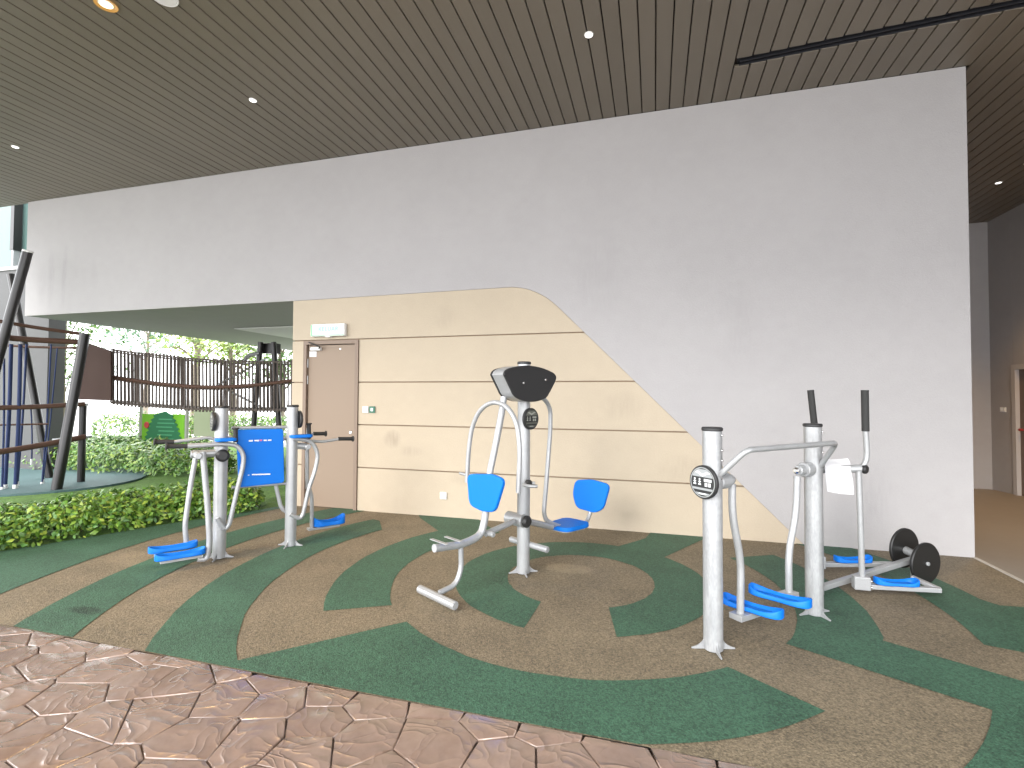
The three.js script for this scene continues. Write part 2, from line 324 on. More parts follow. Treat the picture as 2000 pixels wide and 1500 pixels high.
// stamped concrete: every stamped stone is a piece
{
  const g = structure('stamped_pavement');
  const ridge = (x) => 1 - Math.abs(2 * x - 1);
  const relief = tex(1024, (u, v) => {
    const wx = (n8(u, v) - 0.5) * 0.16, wy = (n8(u + 0.5, v + 0.3) - 0.5) * 0.16;
    const a = Math.pow(ridge(n8(u * 1 + wx + 0.1, v * 2 + wy)), 3) * 0.55 + Math.pow(ridge(n16(u + wx, v * 1 + wy + 0.2)), 4) * 0.35 + n16(u + wy, v + wx) * 0.25 + n64(u, v) * 0.06;
    const k = Math.min(1, a * 0.85); return [k, k, k];
  }, false, 0.9);
  const tone = tex(1024, (u, v) => {
    const a = n4(u, v) * 0.4 + n16(u, v) * 0.3 + n64(u, v) * 0.2 + n256(u, v) * 0.1, k = (a - 0.5); return [0.9 + k * 0.2, 0.88 + k * 0.24, 0.87 + k * 0.26];
  }, true, 2.2);
  const mats = [0, 1, 2].map(i => std([[0.275, 0.192, 0.147], [0.262, 0.183, 0.142], [0.29, 0.205, 0.16]][i], 0.24, { map: tone, bumpMap: relief, bumpScale: 0.0095, ior: 1.6, clearcoat: 1, clearcoatRoughness: 0.13 }));
  const joint = std([0.11, 0.068, 0.05], 0.5, { map: tone });
  part(g, 'mortar_bed', flat([[-13, 2.2], [8, 2.2], [8, EDGEZ], [-13, EDGEZ]], -0.014), joint);
  const X0 = -6.0, X1 = 2.9, Z0 = EDGEZ + 0.001, Z1 = -0.15, S = 0.29, pts = [];
  for (let j = -2; j < 12; j++) for (let i = -2; i < 36; i++) pts.push([X0 + (i + (j & 1) * 0.5) * S + rr(-0.1, 0.1), Z0 + j * S * 0.86 + rr(-0.09, 0.09)]);
  const clipH = (P, n, d) => { const o = []; P.forEach((p, i) => { const q = P[(i + 1) % P.length], a = d - (p[0] * n[0] + p[1] * n[1]), b = d - (q[0] * n[0] + q[1] * n[1]); if (a >= 0) o.push(p); if ((a >= 0) !== (b >= 0)) { const t = a / (a - b); o.push([p[0] + (q[0] - p[0]) * t, p[1] + (q[1] - p[1]) * t]); } }); return o; };
  for (const c of pts) {
    let P = [[X0, Z0], [X1, Z0], [X1, Z1], [X0, Z1]], ins = rr(0.001, 0.0034);
    for (const q of pts) {
      if (q === c) continue; const dx = q[0] - c[0], dz = q[1] - c[1], L = Math.hypot(dx, dz); if (L > 1.2) continue;
      const n = [dx / L, dz / L]; P = clipH(P, n, (c[0] + q[0]) / 2 * n[0] + (c[1] + q[1]) / 2 * n[1] - ins); if (P.length < 3) break;
    }
    if (P.length < 3) continue;
    let area = 0; P.forEach((p, i) => { const q = P[(i + 1) % P.length]; area += p[0] * q[1] - q[0] * p[1]; }); if (Math.abs(area) < 0.008) continue;
    const m = P.reduce((s, p) => [s[0] + p[0] / P.length, s[1] + p[1] / P.length], [0, 0]);
    const tx = rr(-0.012, 0.012), tz = rr(-0.012, 0.012), top = rr(-0.002, 0.003), Y = p => top + (p[0] - m[0]) * tx + (p[1] - m[1]) * tz;
    const inn = P.map(p => { const d = Math.hypot(p[0] - m[0], p[1] - m[1]), k = Math.max(0.2, 1 - 0.007 / d); return [m[0] + (p[0] - m[0]) * k, m[1] + (p[1] - m[1]) * k]; });
    const pos = [], uv = [], idx = [], n = P.length;
    const put = (p, y) => { pos.push(p[0], y, p[1]); uv.push(p[0], p[1]); };
    P.forEach(p => put(p, -0.016)); P.forEach(p => put(p, Y(p) - 0.005)); inn.forEach(p => put(p, Y(p))); put(m, Y(m) + 0.002);
    for (let i = 0; i < n; i++) { const k = (i + 1) % n; idx.push(i, n + i, k, k, n + i, n + k, n + i, 2 * n + i, n + k, n + k, 2 * n + i, 2 * n + k, 2 * n + i, 3 * n, 2 * n + k); }
    const s = new THREE.BufferGeometry(); s.setAttribute('position', new THREE.Float32BufferAttribute(pos, 3)); s.setAttribute('uv', new THREE.Float32BufferAttribute(uv, 2)); s.setIndex(idx); s.computeVertexNormals();
    part(g, 'stone', s, mats[Math.floor(rnd() * 3)]);
  }
}
// lawn beyond the rubber floor and the teal play mat
{
  const lawnTex = tex(512, (u, v) => { const a = n64(u, v) * 0.4 + n256(u, v) * 0.4 + n8(u, v) * 0.2, k = 0.8 + (a - 0.5) * 0.6; return [k, k, k * 0.9]; }, true, 1.2);
  const g = structure('lawn');
  part(g, 'turf', flat([...HEDGE_EDGE.map(([x, z]) => [x - 0.005, z]), [-4.84, -12.4], [-17, -12.4], [-17, EDGEZ]], -0.012), std([0.15, 0.3, 0.06], 0.9, { map: lawnTex, bumpMap: lawnTex, bumpScale: 0.01 }));
  const m = structure('play_mat');
  const P = []; for (let i = 0; i < 48; i++) { const a = i / 48 * 2 * Math.PI; P.push([-11.4 + 2.75 * Math.cos(a), -6.2 + 1.75 * Math.sin(a)]); }
  part(m, 'mat_disc', (() => { const s = new THREE.ExtrudeGeometry(new THREE.Shape(P.map(([x, z]) => new THREE.Vector2(x, -z))), { depth: 0.05, bevelEnabled: false }); s.rotateX(-Math.PI / 2); s.translate(0, -0.03, 0); return s; })(), M.epdmTeal);
}

// ------------------------------------------------------------------ ceiling of separate planks
const ROOF_FRONT = 1.3, ROOF_LEFT = -11.3, ROOF_RIGHT = 5.86, BACK = -11.2;
{
  const g = structure('ceiling');
  part(g, 'roof_slab', box(-10.15, ROOF_RIGHT + 0.6, CEIL + 0.045, CEIL + 0.6, BACK - 0.3, ROOF_FRONT + 0.3), M.gap);
  part(g, 'roof_slab', box(3, ROOF_RIGHT + 0.6, CEIL + 0.046, CEIL + 0.59, ROOF_FRONT + 0.301, ROOF_FRONT + 3.2), M.gap);
  part(g, 'roof_slab', box(ROOF_LEFT - 0.3, -10.15, CEIL + 0.045, CEIL + 0.6, WALLZ - 0.05, ROOF_FRONT + 0.3), M.gap);
  const pitch = 0.147, w = 0.136, slotZ = x => -5.17 + (x - 0.8) * 0.085;
  const geos = {}, tones = [0.95, 1, 1.04, 0.98].map(k => { const m = M.plank.clone(); m.color.multiplyScalar(k); return m; });
  const plank = (x, z0, z1) => {
    const key = (z1 - z0).toFixed(3); const L = z1 - z0;
    if (!geos[key]) geos[key] = new RoundedBoxGeometry(w, 0.03, L, 2, 0.006);
    const m = new THREE.Mesh(geos[key], tones[Math.floor(rnd() * 4)]); m.name = 'plank'; m.position.set(x, CEIL + 0.015, (z0 + z1) / 2); m.castShadow = m.receiveShadow = true; g.add(m);
  };
  for (let x = ROOF_LEFT + pitch / 2; x < ROOF_RIGHT; x += pitch) {
    const front = x > 3 ? ROOF_FRONT + 3 : ROOF_FRONT, back = x < -10.15 ? WALLZ - 0.04 : x < 2.92 ? WALLZ + 0.004 : BACK;
    if (x > 0.8 && x < 4.6) { plank(x, back, slotZ(x) - 0.065); plank(x, slotZ(x) + 0.065, front); } else plank(x, back, front);
  }
  const edge = std([0.25, 0.24, 0.22], 0.8);
  part(g, 'roof_fascia', box(ROOF_LEFT - 0.34, ROOF_LEFT - 0.3, CEIL - 0.02, CEIL + 0.62, WALLZ, ROOF_FRONT + 0.34), edge);
  const s = thing('air_slot', 'long black linear air slot recessed in the plank ceiling', 'air slot', V3(2.7, CEIL, -5.0));
  const zA = slotZ(0.8), zB = slotZ(4.6);
  part(s, 'slot_back', bar(V3(0.78, CEIL + 0.038, zA), V3(4.62, CEIL + 0.038, zB), 0.16, 0.006, 0.002), M.slot);
  for (const o of [-0.058, 0, 0.058]) part(s, 'slot_blade', bar(V3(0.8, CEIL + 0.02, zA + o), V3(4.6, CEIL + 0.02, zB + o), 0.008, 0.03, 0.002), M.slot);
}
// downlights
const lampGlow = (c, k) => { const m = new THREE.MeshStandardMaterial({ color: 0x222222, roughness: 0.4 }); m.emissive = new THREE.Color(...c); m.emissiveIntensity = k; return m; };
function downlight(x, z, r, label, color, glow, power, group, cone) {
  const t = thing('ceiling_downlight', label, 'downlight', V3(x, CEIL, z), group);
  part(t, 'trim_ring', (() => { const g = new THREE.TorusGeometry(r, 0.006, 8, 32); g.rotateX(Math.PI / 2); g.translate(x, CEIL - 0.003, z); return g; })(), M.white);
  part(t, 'lens', rod(V3(x, CEIL - 0.008, z), V3(x, CEIL - 0.001, z), r - 0.002, 0.002), lampGlow(color, glow));
  if (cone) { const g = new THREE.LatheGeometry([[r, 0.012], [r * 1.25, 0.002], [r * 1.55, -0.004], [r * 1.65, -0.004]].map(a => new THREE.Vector2(...a)), 36); g.translate(x, CEIL - 0.008, z); part(t, 'reflector', g, lampGlow([1, 0.5, 0.1], 0.11)); }
  const l = new THREE.SpotLight(new THREE.Color(...color), power, 0, 0.9, 0.6); l.position.set(0, -0.025, 0); l.target.position.set(0, -3, 0); l.castShadow = true; l.shadow.radius = 2; t.add(l, l.target);
  return t;
}
for (const [px, py, lab] of [[1150, 68, 'small round white downlight in the plank ceiling above the push and pull trainer'], [494, 196, 'small round white downlight in the plank ceiling in front of the brown door'], [30, 287, 'small round white downlight in the plank ceiling near the wall end above the climbing frame']]) { const p = onY(px, py, CEIL - 0.004); downlight(p.x, p.z, 0.036, lab, [1, 0.97, 0.92], 0.9, 0.35, 'white downlights over the gym'); }
{ const p = onY(1950, 357, CEIL - 0.004); downlight(p.x, p.z, 0.04, 'small round white downlight in the dark corridor ceiling', [1, 0.97, 0.92], 0.5, 0.25); }
{ const p = onY(207, 8, CEIL - 0.004); downlight(p.x, p.z, 0.05, 'glowing amber downlight in the plank ceiling beside the round speaker', [1, 0.62, 0.22], 1.6, 5, undefined, true); }
{ const p = onY(2012, 318, CEIL - 0.004); downlight(p.x, p.z, 0.06, 'glowing amber downlight in the dark corridor ceiling', [1, 0.55, 0.16], 2.2, 7); }
{
  const p = onY(320, -6, CEIL - 0.006), t = thing('ceiling_speaker', 'round white speaker grille in the ceiling beside the amber downlight', 'speaker', V3(p.x, CEIL, p.z));
  part(t, 'grille', rod(V3(p.x, CEIL - 0.012, p.z), V3(p.x, CEIL + 0.03, p.z), 0.095, 0.008), M.white);
  part(t, 'rim', (() => { const g = new THREE.TorusGeometry(0.097, 0.007, 8, 40); g.rotateX(Math.PI / 2); g.translate(p.x, CEIL - 0.006, p.z); return g; })(), M.white);
}

// ------------------------------------------------------------------ main wall
const DOOR = { x0: -4.62, x1: -3.765, top: 2.25 };
{
  const t = thing('feature_wall', 'tall grey plastered wall with a tan grooved area and overhang', 'wall', V3(-3.6, 0, WALLZ));
  const tanTop = [[-4.81, 2.815], [-1.72, 2.835]];
  // grey face: outline with the opening at the lower left and the tan field cut away
  const curve = new THREE.QuadraticBezierCurve(new THREE.Vector2(-1.72, 2.835), new THREE.Vector2(-1.36, 2.84), new THREE.Vector2(-1.08, 2.555)).getPoints(14);
  const s = new THREE.Shape(); s.moveTo(-10.15, 2.815); s.lineTo(-4.81, 2.815); curve.forEach(p => s.lineTo(p.x, p.y)); s.lineTo(1.475, 0); s.lineTo(2.92, 0); s.lineTo(2.92, CEIL); s.lineTo(-10.15, CEIL); s.closePath();
  const gg = new THREE.ExtrudeGeometry(s, { depth: 0.03, bevelEnabled: false }); gg.translate(0, 0, WALLZ - 0.03); part(t, 'grey_face', gg, M.grey);
  // tan field: courses between recessed grooves
  const rightAt = y => y < 2.555 ? -1.08 + (1.475 + 1.08) * (2.555 - y) / 2.555 : 0;
  const cuts = [0, 0.565, 1.125, 1.685, 2.258, 2.83], gap = 0.008;
  for (let i = 0; i < 5; i++) {
    const y0 = cuts[i] + (i ? gap : 0), y1 = cuts[i + 1] - (i < 4 ? gap : 0);
    const make = (xl, xr) => {
      const q = new THREE.Shape();
      if (i === 4) { q.moveTo(-4.81, y0); q.lineTo(rightAt(y0) - 0.002, y0); const c = curve.slice().reverse(); c.forEach(p => { if (p.y > y0) q.lineTo(p.x - 0.002, p.y - 0.002); }); q.lineTo(-4.81, 2.813); q.closePath(); }
      else { q.moveTo(xl, y0); q.lineTo(xr ?? rightAt(y0) - 0.002, y0); q.lineTo(xr ?? rightAt(y1) - 0.002, y1); q.lineTo(xl, y1); q.closePath(); }
      const e = new THREE.ExtrudeGeometry(q, { depth: 0.025, bevelEnabled: true, bevelThickness: 0.002, bevelSize: -0.0, bevelSegments: 1 }); e.translate(0, 0, WALLZ - 0.035); part(t, 'tan_course', e, M.tan);
    };
    if (i === 4) make(); else { make(DOOR.x1 + 0.004); make(-4.81, DOOR.x0 - 0.004); }
  }
  const back = std([0.3, 0.22, 0.15], 0.95);
  part(t, 'groove_backing', box(DOOR.x1 + 0.003, 2.9, 0, 2.85, WALLZ - 0.2, WALLZ - 0.04), back);
  part(t, 'groove_backing', box(-4.8, DOOR.x0 - 0.003, 0, 2.85, WALLZ - 0.2, WALLZ - 0.04), back);
  part(t, 'groove_backing', box(DOOR.x0 - 0.003, DOOR.x1 + 0.003, DOOR.top + 0.002, 2.85, WALLZ - 0.2, WALLZ - 0.04), back);
  part(t, 'wall_core', box(-4.795, 2.91, -0.15, CEIL, -14, WALLZ - 0.21), M.grey);
  part(t, 'wall_end', box(2.905, 2.92, -0.15, CEIL, -14, WALLZ - 0.035), M.grey);
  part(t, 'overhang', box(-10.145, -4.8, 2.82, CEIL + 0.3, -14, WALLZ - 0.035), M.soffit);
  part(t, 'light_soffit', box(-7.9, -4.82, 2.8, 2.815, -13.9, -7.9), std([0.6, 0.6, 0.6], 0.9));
}
{ // door
  const t = thing('service_door', 'brown flush metal door with closer in the tan wall', 'door', V3(-4.19, 0, WALLZ));
  const { x0, x1, top } = DOOR, f = 0.05;
  const fr = part(t, 'door_frame', [box(x0, x0 + f, 0, top, WALLZ - 0.15, WALLZ + 0.012), box(x1 - f, x1, 0, top, WALLZ - 0.15, WALLZ + 0.012), box(x0 + f, x1 - f, top - f, top, WALLZ - 0.15, WALLZ + 0.012)], M.doorFrame);
  const leaf = part(t, 'door_leaf', new RoundedBoxGeometry(x1 - x0 - 2 * f - 0.012, top - f - 0.014, 0.045, 2, 0.004).translate((x0 + x1) / 2, (top - f) / 2, WALLZ - 0.05), M.doorLeaf);
  for (const y of [0.3, 1.0, 1.72, 1.95]) part(t, 'hinge', rod(V3(x0 + f + 0.002, y - 0.06, WALLZ - 0.02), V3(x0 + f + 0.002, y + 0.06, WALLZ - 0.02), 0.009), M.steel);
  part(leaf, 'door_closer', new RoundedBoxGeometry(0.16, 0.045, 0.045, 2, 0.008).translate(x0 + 0.19, top - 0.11, WALLZ - 0.004), M.white);
  part(leaf, 'closer_arm', tube([V3(x0 + 0.26, top - 0.11, WALLZ + 0.03), V3(x0 + 0.3, top - 0.09, WALLZ + 0.06), V3(x0 + 0.1, top - 0.02, WALLZ + 0.03)], 0.008, 0.01, 8), M.black);
  part(leaf, 'notice', box(x0 + 0.07, x0 + 0.185, top - 0.215, top - 0.14, WALLZ - 0.027, WALLZ - 0.024), M.paper);
  part(leaf, 'peephole', rod(V3(x0 + 0.56, top - 0.115, WALLZ - 0.03), V3(x0 + 0.56, top - 0.115, WALLZ - 0.02), 0.012), M.chrome);
  part(leaf, 'lock_plate', rod(V3(x1 - 0.12, 1.02, WALLZ - 0.03), V3(x1 - 0.12, 1.02, WALLZ - 0.015), 0.022), M.chrome);
}
{ // exit sign
  const cv = document.createElement('canvas'); cv.width = 512; cv.height = 160; const c = cv.getContext('2d');
  c.fillStyle = '#f2fff6'; c.fillRect(0, 0, 512, 160); c.fillStyle = '#8fe8a6'; c.fillRect(0, 0, 22, 160); c.fillRect(0, 150, 512, 10);
  c.fillStyle = '#8fc9c2'; c.font = 'bold 84px sans-serif'; c.textAlign = 'center'; c.textBaseline = 'middle'; c.fillText('KELUAR', 272, 66);
  const map = new THREE.CanvasTexture(cv); map.colorSpace = THREE.SRGBColorSpace;
  const t = thing('exit_sign', 'lit white and green KELUAR exit sign box above the brown door', 'sign', V3(-4.21, 2.3, WALLZ));
  part(t, 'sign_box', new RoundedBoxGeometry(0.53, 0.165, 0.055, 3, 0.008).translate(-4.21, 2.385, WALLZ + 0.032), M.white);
  const face = new THREE.MeshStandardMaterial({ color: 0x111111, roughness: 0.4, emissive: 0xffffff, emissiveMap: map, emissiveIntensity: 0.21 });
  part(t, 'sign_face', new THREE.PlaneGeometry(0.51, 0.148).translate(-4.21, 2.385, WALLZ + 0.062), face);
  part(t, 'sign_bracket', box(-4.25, -4.17, 2.29, 2.303, WALLZ, WALLZ + 0.05), M.white);
  const l = new THREE.RectAreaLight(0xe6fff0, 0.5, 0.5, 0.14); l.position.set(0, 0.085, 0.066); l.rotation.y = Math.PI; t.add(l);
}
function wallPlate(name, label, cat, px, py, w, h, mat, o = {}) {
  const p = onZ(px, py, WALLZ + 0.003), t = thing(name, label, cat, V3(p.x, p.y - h / 2, WALLZ));
  part(t, 'cover', new RoundedBoxGeometry(w, h, 0.012, 2, 0.004).translate(p.x, p.y, WALLZ + 0.005), mat);
  part(t, o.part ?? 'rocker', new RoundedBoxGeometry(w * 0.4, h * 0.5, 0.008, 2, 0.002).translate(p.x, p.y, WALLZ + 0.013), o.mat ?? mat);
}
wallPlate('light_switch', 'white switch plate beside the brown door', 'switch', 714, 800, 0.085, 0.085, M.white);
wallPlate('release_button', 'small green release button plate beside the brown door', 'button', 727, 800, 0.085, 0.085, std([0.03, 0.14, 0.09], 0.5), { part: 'button', mat: M.white });
wallPlate('wall_socket', 'white socket plate low on the tan wall', 'socket', 866, 968, 0.088, 0.088, M.white, { part: 'socket_insert' });

// ------------------------------------------------------------------ corridor on the right
{
  const t = thing('corridor_back_wall', 'plain grey wall closing the dark corridor', 'wall', V3(4.5, 0, -11.1));
  part(t, 'wall_face', uvMetres(box(2.9, 5.86, -0.16, CEIL + 0.02, BACK - 0.1, -11.1)), M.grey);
  const SX = 5.86, z0 = -10.5, z1 = -9.55, dt = onPlane(1987, 712, V3(SX, 0, 0), V3(1, 0, 0)).y;
  const r = thing('corridor_side_wall', 'grey side wall of the dim corridor with a door opening', 'wall', V3(SX + 0.1, 0, -6));
  part(r, 'wall_face', uvMetres(box(SX, SX + 0.2, -0.16, CEIL + 0.02, -11.2, z0 - 0.002)), M.grey); part(r, 'wall_face', uvMetres(box(SX, SX + 0.2, dt + 0.002, CEIL + 0.02, z0, z1)), M.grey); part(r, 'wall_face', uvMetres(box(SX, SX + 0.2, -0.16, CEIL + 0.02, z1 + 0.002, -0.8)), M.grey);
  const d = thing('corridor_door', 'dark door with pale frame in the corridor side wall', 'door', V3(SX, -0.1, (z0 + z1) / 2));
  const pf = std([0.45, 0.43, 0.42], 0.6);
  part(d, 'door_frame', box(SX - 0.03, SX + 0.12, -0.1, dt, z0, z0 + 0.09), pf); part(d, 'door_frame', box(SX - 0.03, SX + 0.12, -0.1, dt, z1 - 0.09, z1), pf); part(d, 'door_frame', box(SX - 0.03, SX + 0.12, dt - 0.08, dt, z0 + 0.091, z1 - 0.091), pf);
  part(d, 'door_leaf', box(SX + 0.03, SX + 0.07, -0.1, dt - 0.082, z0 + 0.092, z1 - 0.092), std([0.16, 0.12, 0.1], 0.6));
  part(d, 'door_handle', rod(V3(SX - 0.03, 1.0, z0 + 0.16), V3(SX + 0.03, 1.0, z0 + 0.16), 0.02), std([0.3, 0.03, 0.03], 0.4));
  const sp = onPlane(1960, 800, V3(SX, 0, 0), V3(1, 0, 0));
  const s = thing('light_switch', 'white double switch plate on the corridor side wall', 'switch', V3(SX, sp.y - 0.04, sp.z));
  part(s, 'cover', new RoundedBoxGeometry(0.014, 0.085, 0.15, 2, 0.004).translate(SX - 0.006, sp.y, sp.z), M.white);
  for (const o of [-0.035, 0.035]) part(s, 'rocker', new RoundedBoxGeometry(0.008, 0.05, 0.045, 2, 0.002).translate(SX - 0.015, sp.y, sp.z + o), M.white);
}
{ // building at the far left: grey wall with a glazed band above
  const t = thing('neighbour_wall', 'grey wall with glazed band left of the overhang', 'wall', V3(-15, 0, -7.1));
  const gz = -7.0, e = onZ(95, 640, gz).x, y0 = onZ(20, 528, gz).y;
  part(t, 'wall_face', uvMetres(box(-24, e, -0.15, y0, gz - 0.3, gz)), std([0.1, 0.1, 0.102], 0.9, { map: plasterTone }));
  part(t, 'sill', box(-24, e + 0.01, y0, y0 + 0.07, gz - 0.3, gz + 0.03), M.grey);
  for (let x = e - 0.02, k = 0; x > -20; x -= 1.15, k++) part(t, 'pane', box(x - 1.1, x, y0 + 0.07, 6.4, gz - 0.13, gz - 0.12), M.glass);
  const mx = onZ(16, 450, gz + 0.1);
  part(t, 'mullion', box(mx.x - 0.05, mx.x + 0.05, onZ(16, 490, gz).y, 6.4, gz - 0.1, gz + 0.04), M.pole);
  part(t, 'mullion', box(mx.x - 0.025, mx.x + 0.025, y0 + 0.07, onZ(16, 490, gz).y, gz - 0.1, gz + 0.02), M.steel);
  part(t, 'mullion', box(e - 0.06, e, y0 + 0.07, 6.4, gz - 0.3, gz), M.white);
  part(t, 'roof_edge', box(-24, e + 0.05, 6.4, 6.7, gz - 0.6, gz + 0.1), M.white);
}

// ------------------------------------------------------------------ gym equipment
function signFace(kind) {
  const cv = document.createElement('canvas'); cv.width = cv.height = 256; const c = cv.getContext('2d');
  c.fillStyle = '#1c1d1d'; c.fillRect(0, 0, 256, 256);
  c.strokeStyle = kind ? '#3c3d3a' : '#8d9090'; c.lineWidth = 8; c.beginPath(); c.arc(128, 128, 116, 0, 7); c.stroke();
  const lite = kind ? '#565850' : '#8a8e8f', hi = kind ? '#8b8d86' : '#c9cdcd';
  c.save(); c.beginPath(); c.arc(128, 128, 110, 0, 7); c.clip();
  c.fillStyle = lite; c.fillRect(0, 24, 256, 62); c.fillStyle = hi;
  c.beginPath(); c.moveTo(50, 52); c.lineTo(84, 40); c.lineTo(128, 62); c.lineTo(172, 40); c.lineTo(206, 52); c.lineTo(172, 60); c.lineTo(128, 82); c.lineTo(84, 60); c.closePath(); c.fill();
  c.fillStyle = lite; c.fillRect(0, 172, 256, 18); c.fillRect(60, 212, 136, 16);
  c.fillStyle = hi; c.fillRect(142, 98, 74, 22); c.fillRect(150, 128, 26, 30); c.fillRect(184, 128, 24, 30);
  for (const x of [52, 100]) { c.beginPath(); c.arc(x, 106, 9, 0, 7); c.fill(); c.fillRect(x - 6, 116, 12, 24); c.fillRect(x - 14, 140, 28, 12); c.fillRect(x - 14, 122, 28, 6); }
  c.fillRect(92, 214, 72, 12); c.restore();
  const map = new THREE.CanvasTexture(cv); map.colorSpace = THREE.SRGBColorSpace;
  const m = new THREE.MeshStandardMaterial({ map, roughness: 0.5 }); return m;
}
const faceLight = signFace(0), faceDark = signFace(1);
function signDisc(t, c, n, r, mat) {
  n = n.clone().normalize(); const d = part(t, 'instruction_disc', rod(c.clone().addScaledVector(n, -0.018), c.clone().addScaledVector(n, 0.006), r, 0.004, 40), M.black);
  const x = UP.clone().cross(n).normalize(), g = new THREE.CircleGeometry(r - 0.005, 40); g.applyMatrix4(basisMatrix(c.clone().addScaledVector(n, 0.0085), x, n.clone().cross(x), n)); part(d, 'disc_print', g, mat);
}
function post(t, b, r, h, mat, turn, nf = 4) {
  const p = part(t, 'post', rod(V3(b.x, 0.004, b.z), V3(b.x, h - 0.02, b.z), r, 0.003, 40), mat);
  p.geometry = uvMetresCyl(p.geometry, r);
  part(t, 'post_cap', rod(V3(b.x, h - 0.024, b.z), V3(b.x, h, b.z), r + 0.005, 0.006, 40), M.black);
  if (nf) for (const f of fins(V3(b.x, 0.004, b.z), r, turn)) part(t, 'base_fin', f, mat);
}
function uvMetresCyl(g) { const p = g.attributes.position, u = new Float32Array(p.count * 2); for (let i = 0; i < p.count; i++) { u[2 * i] = p.getX(i) + p.getZ(i); u[2 * i + 1] = p.getY(i) * 0.35; } g.setAttribute('uv', new THREE.BufferAttribute(u, 2)); return g; }
const bolt = (p, n, r = 0.008) => rod(p, p.clone().addScaledVector(n, 0.01), r, 0.002, 14);

// --- seated push and pull trainer in the middle
{
  const b = V3(-1.08, 0, -4.18), a = V3(0.87, 0, 0.49).normalize(), w = V3(-0.49, 0, 0.87).normalize();
  const B = (x, y, s = 0) => onPlane(x, y, b.clone().addScaledVector(a, s), a);
  const t = thing('push_pull_trainer', 'silver seated push and pull trainer with blue pads in front of the tan wall', 'gym machine', b);
  post(t, b, 0.055, 1.805, M.steel, 0.5);
  // head box between two curved plates
  const c = B(1036, 748, 0.13), x = UP.clone().cross(a).normalize();
  const outline = (k) => { const s = new THREE.Shape(), W = 0.315 * k; s.moveTo(-W, 0.06); s.quadraticCurveTo(-W * 0.98, 0.095, -W * 0.8, 0.11); s.quadraticCurveTo(0, 0.175, W * 0.8, 0.1); s.quadraticCurveTo(W * 0.99, 0.085, W, 0.05); s.quadraticCurveTo(W * 0.98, 0.02, W * 0.68, -0.09); s.quadraticCurveTo(W * 0.62, -0.12, W * 0.5, -0.13); s.quadraticCurveTo(0, -0.18, -W * 0.48, -0.13); s.quadraticCurveTo(-W * 0.66, -0.11, -W * 0.72, -0.07); s.closePath(); return s; };
  const plateAt = (off, depth, k) => { const g = new THREE.ExtrudeGeometry(outline(k), { depth, bevelEnabled: true, bevelThickness: 0.003, bevelSize: 0.003, bevelSegments: 2, curveSegments: 10 }); g.applyMatrix4(basisMatrix(c.clone().addScaledVector(a, off), x, UP, a)); return g; };
  const fp = part(t, 'cover_plate', plateAt(0, 0.012, 1), M.black); part(t, 'cover_plate', plateAt(-0.15, 0.012, 1), M.black);
  part(t, 'head_box', plateAt(-0.13, 0.124, 0.985), M.steel);
  for (const [u, v] of [[1022, 748], [1065, 742]]) part(fp, 'bolt', bolt(B(u, v, 0.145), a, 0.011), M.chrome);
  signDisc(t, B(1037, 818, 0.075), a, 0.092, faceDark);
  // left hanging frame: seat facing away from the post
  const hang = part(t, 'swing_arm', tube([B(984, 775), B(981, 800), B(968, 870), B(956, 925), B(952, 990)], 0.028, 0.08), M.steel);
  part(t, 'seat_tube', tube([B(951, 960), B(948, 1010), B(940, 1045), B(905, 1063), B(848, 1071)], 0.03, 0.1), M.steel);
  for (const [u, v] of [[858, 1058], [886, 1053]]) { const q = B(u, v); part(t, 'seat_bracket', bar(q.clone().addScaledVector(a, -0.1), q.clone().addScaledVector(a, 0.1), 0.03, 0.006, 0.002), M.steel); }
  part(t, 'foot_tube', tube([B(900, 1066), B(901, 1112), B(890, 1142), B(858, 1158)], 0.02, 0.1), M.steel);
  { const q = B(853, 1162); q.y = 0.045; part(t, 'foot_bar', rod(q.clone().addScaledVector(a, -0.22), q.clone().addScaledVector(a, 0.22), 0.03), M.steel); }
  part(t, 'backrest', plate([[916, 928], [962, 928], [985, 938], [967, 998], [943, 996], [920, 984]], B(951, 960).addScaledVector(w, 0.05), w, 0.035, 0.05, 0.01), M.blue);
  const ap = B(975, 790).addScaledVector(w, 0.035), A = (u, v) => onPlane(u, v, ap, w);
  part(t, 'handle_arch', tube([A(912, 942), A(915, 880), A(922, 832), A(938, 798), A(965, 783), A(992, 794), A(1010, 826), A(1016, 880), A(1012, 962)], 0.0195, 0.12), M.steel);
  part(t, 'handle_peg', rod(A(898, 924), A(912, 928), 0.012), M.steel);
  part(t, 'link_arm', tube([B(948, 1043), B(1004, 1018)], 0.024, 0), M.steel);
  { const q = B(953, 1041); part(t, 'link_pin', rod(q.clone().addScaledVector(a, -0.05), q.clone().addScaledVector(a, 0.07), 0.022), M.steel); }
  { const q = B(1016, 1016); part(t, 'hub', rod(q.clone().addScaledVector(a, -0.15), q.clone().addScaledVector(a, 0.05), 0.055), M.steel);
    part(t, 'hub_cap', rod(B(1025, 1018, 0.075), B(1025, 1018, 0.075).addScaledVector(a, 0.045), 0.05, 0.015), M.black); }
  { const q = B(1029, 1062); part(t, 'foot_peg', rod(q.clone().addScaledVector(a, -0.2), q.clone().addScaledVector(a, 0.24), 0.026), M.steel); }
  { const q = B(1034, 945, 0.1), g = new THREE.TorusGeometry(0.075, 0.014, 10, 28, Math.PI * 1.2); g.rotateX(Math.PI / 2); g.rotateY(-0.9); g.translate(q.x + 0.04, q.y, q.z + 0.03); part(t, 'towel_ring', g, M.steel);
    part(t, 'stop_bumper', rod(B(1028, 943, 0.06), B(1028, 943, 0.06).addScaledVector(a, 0.05), 0.03, 0.012), M.rubber); }
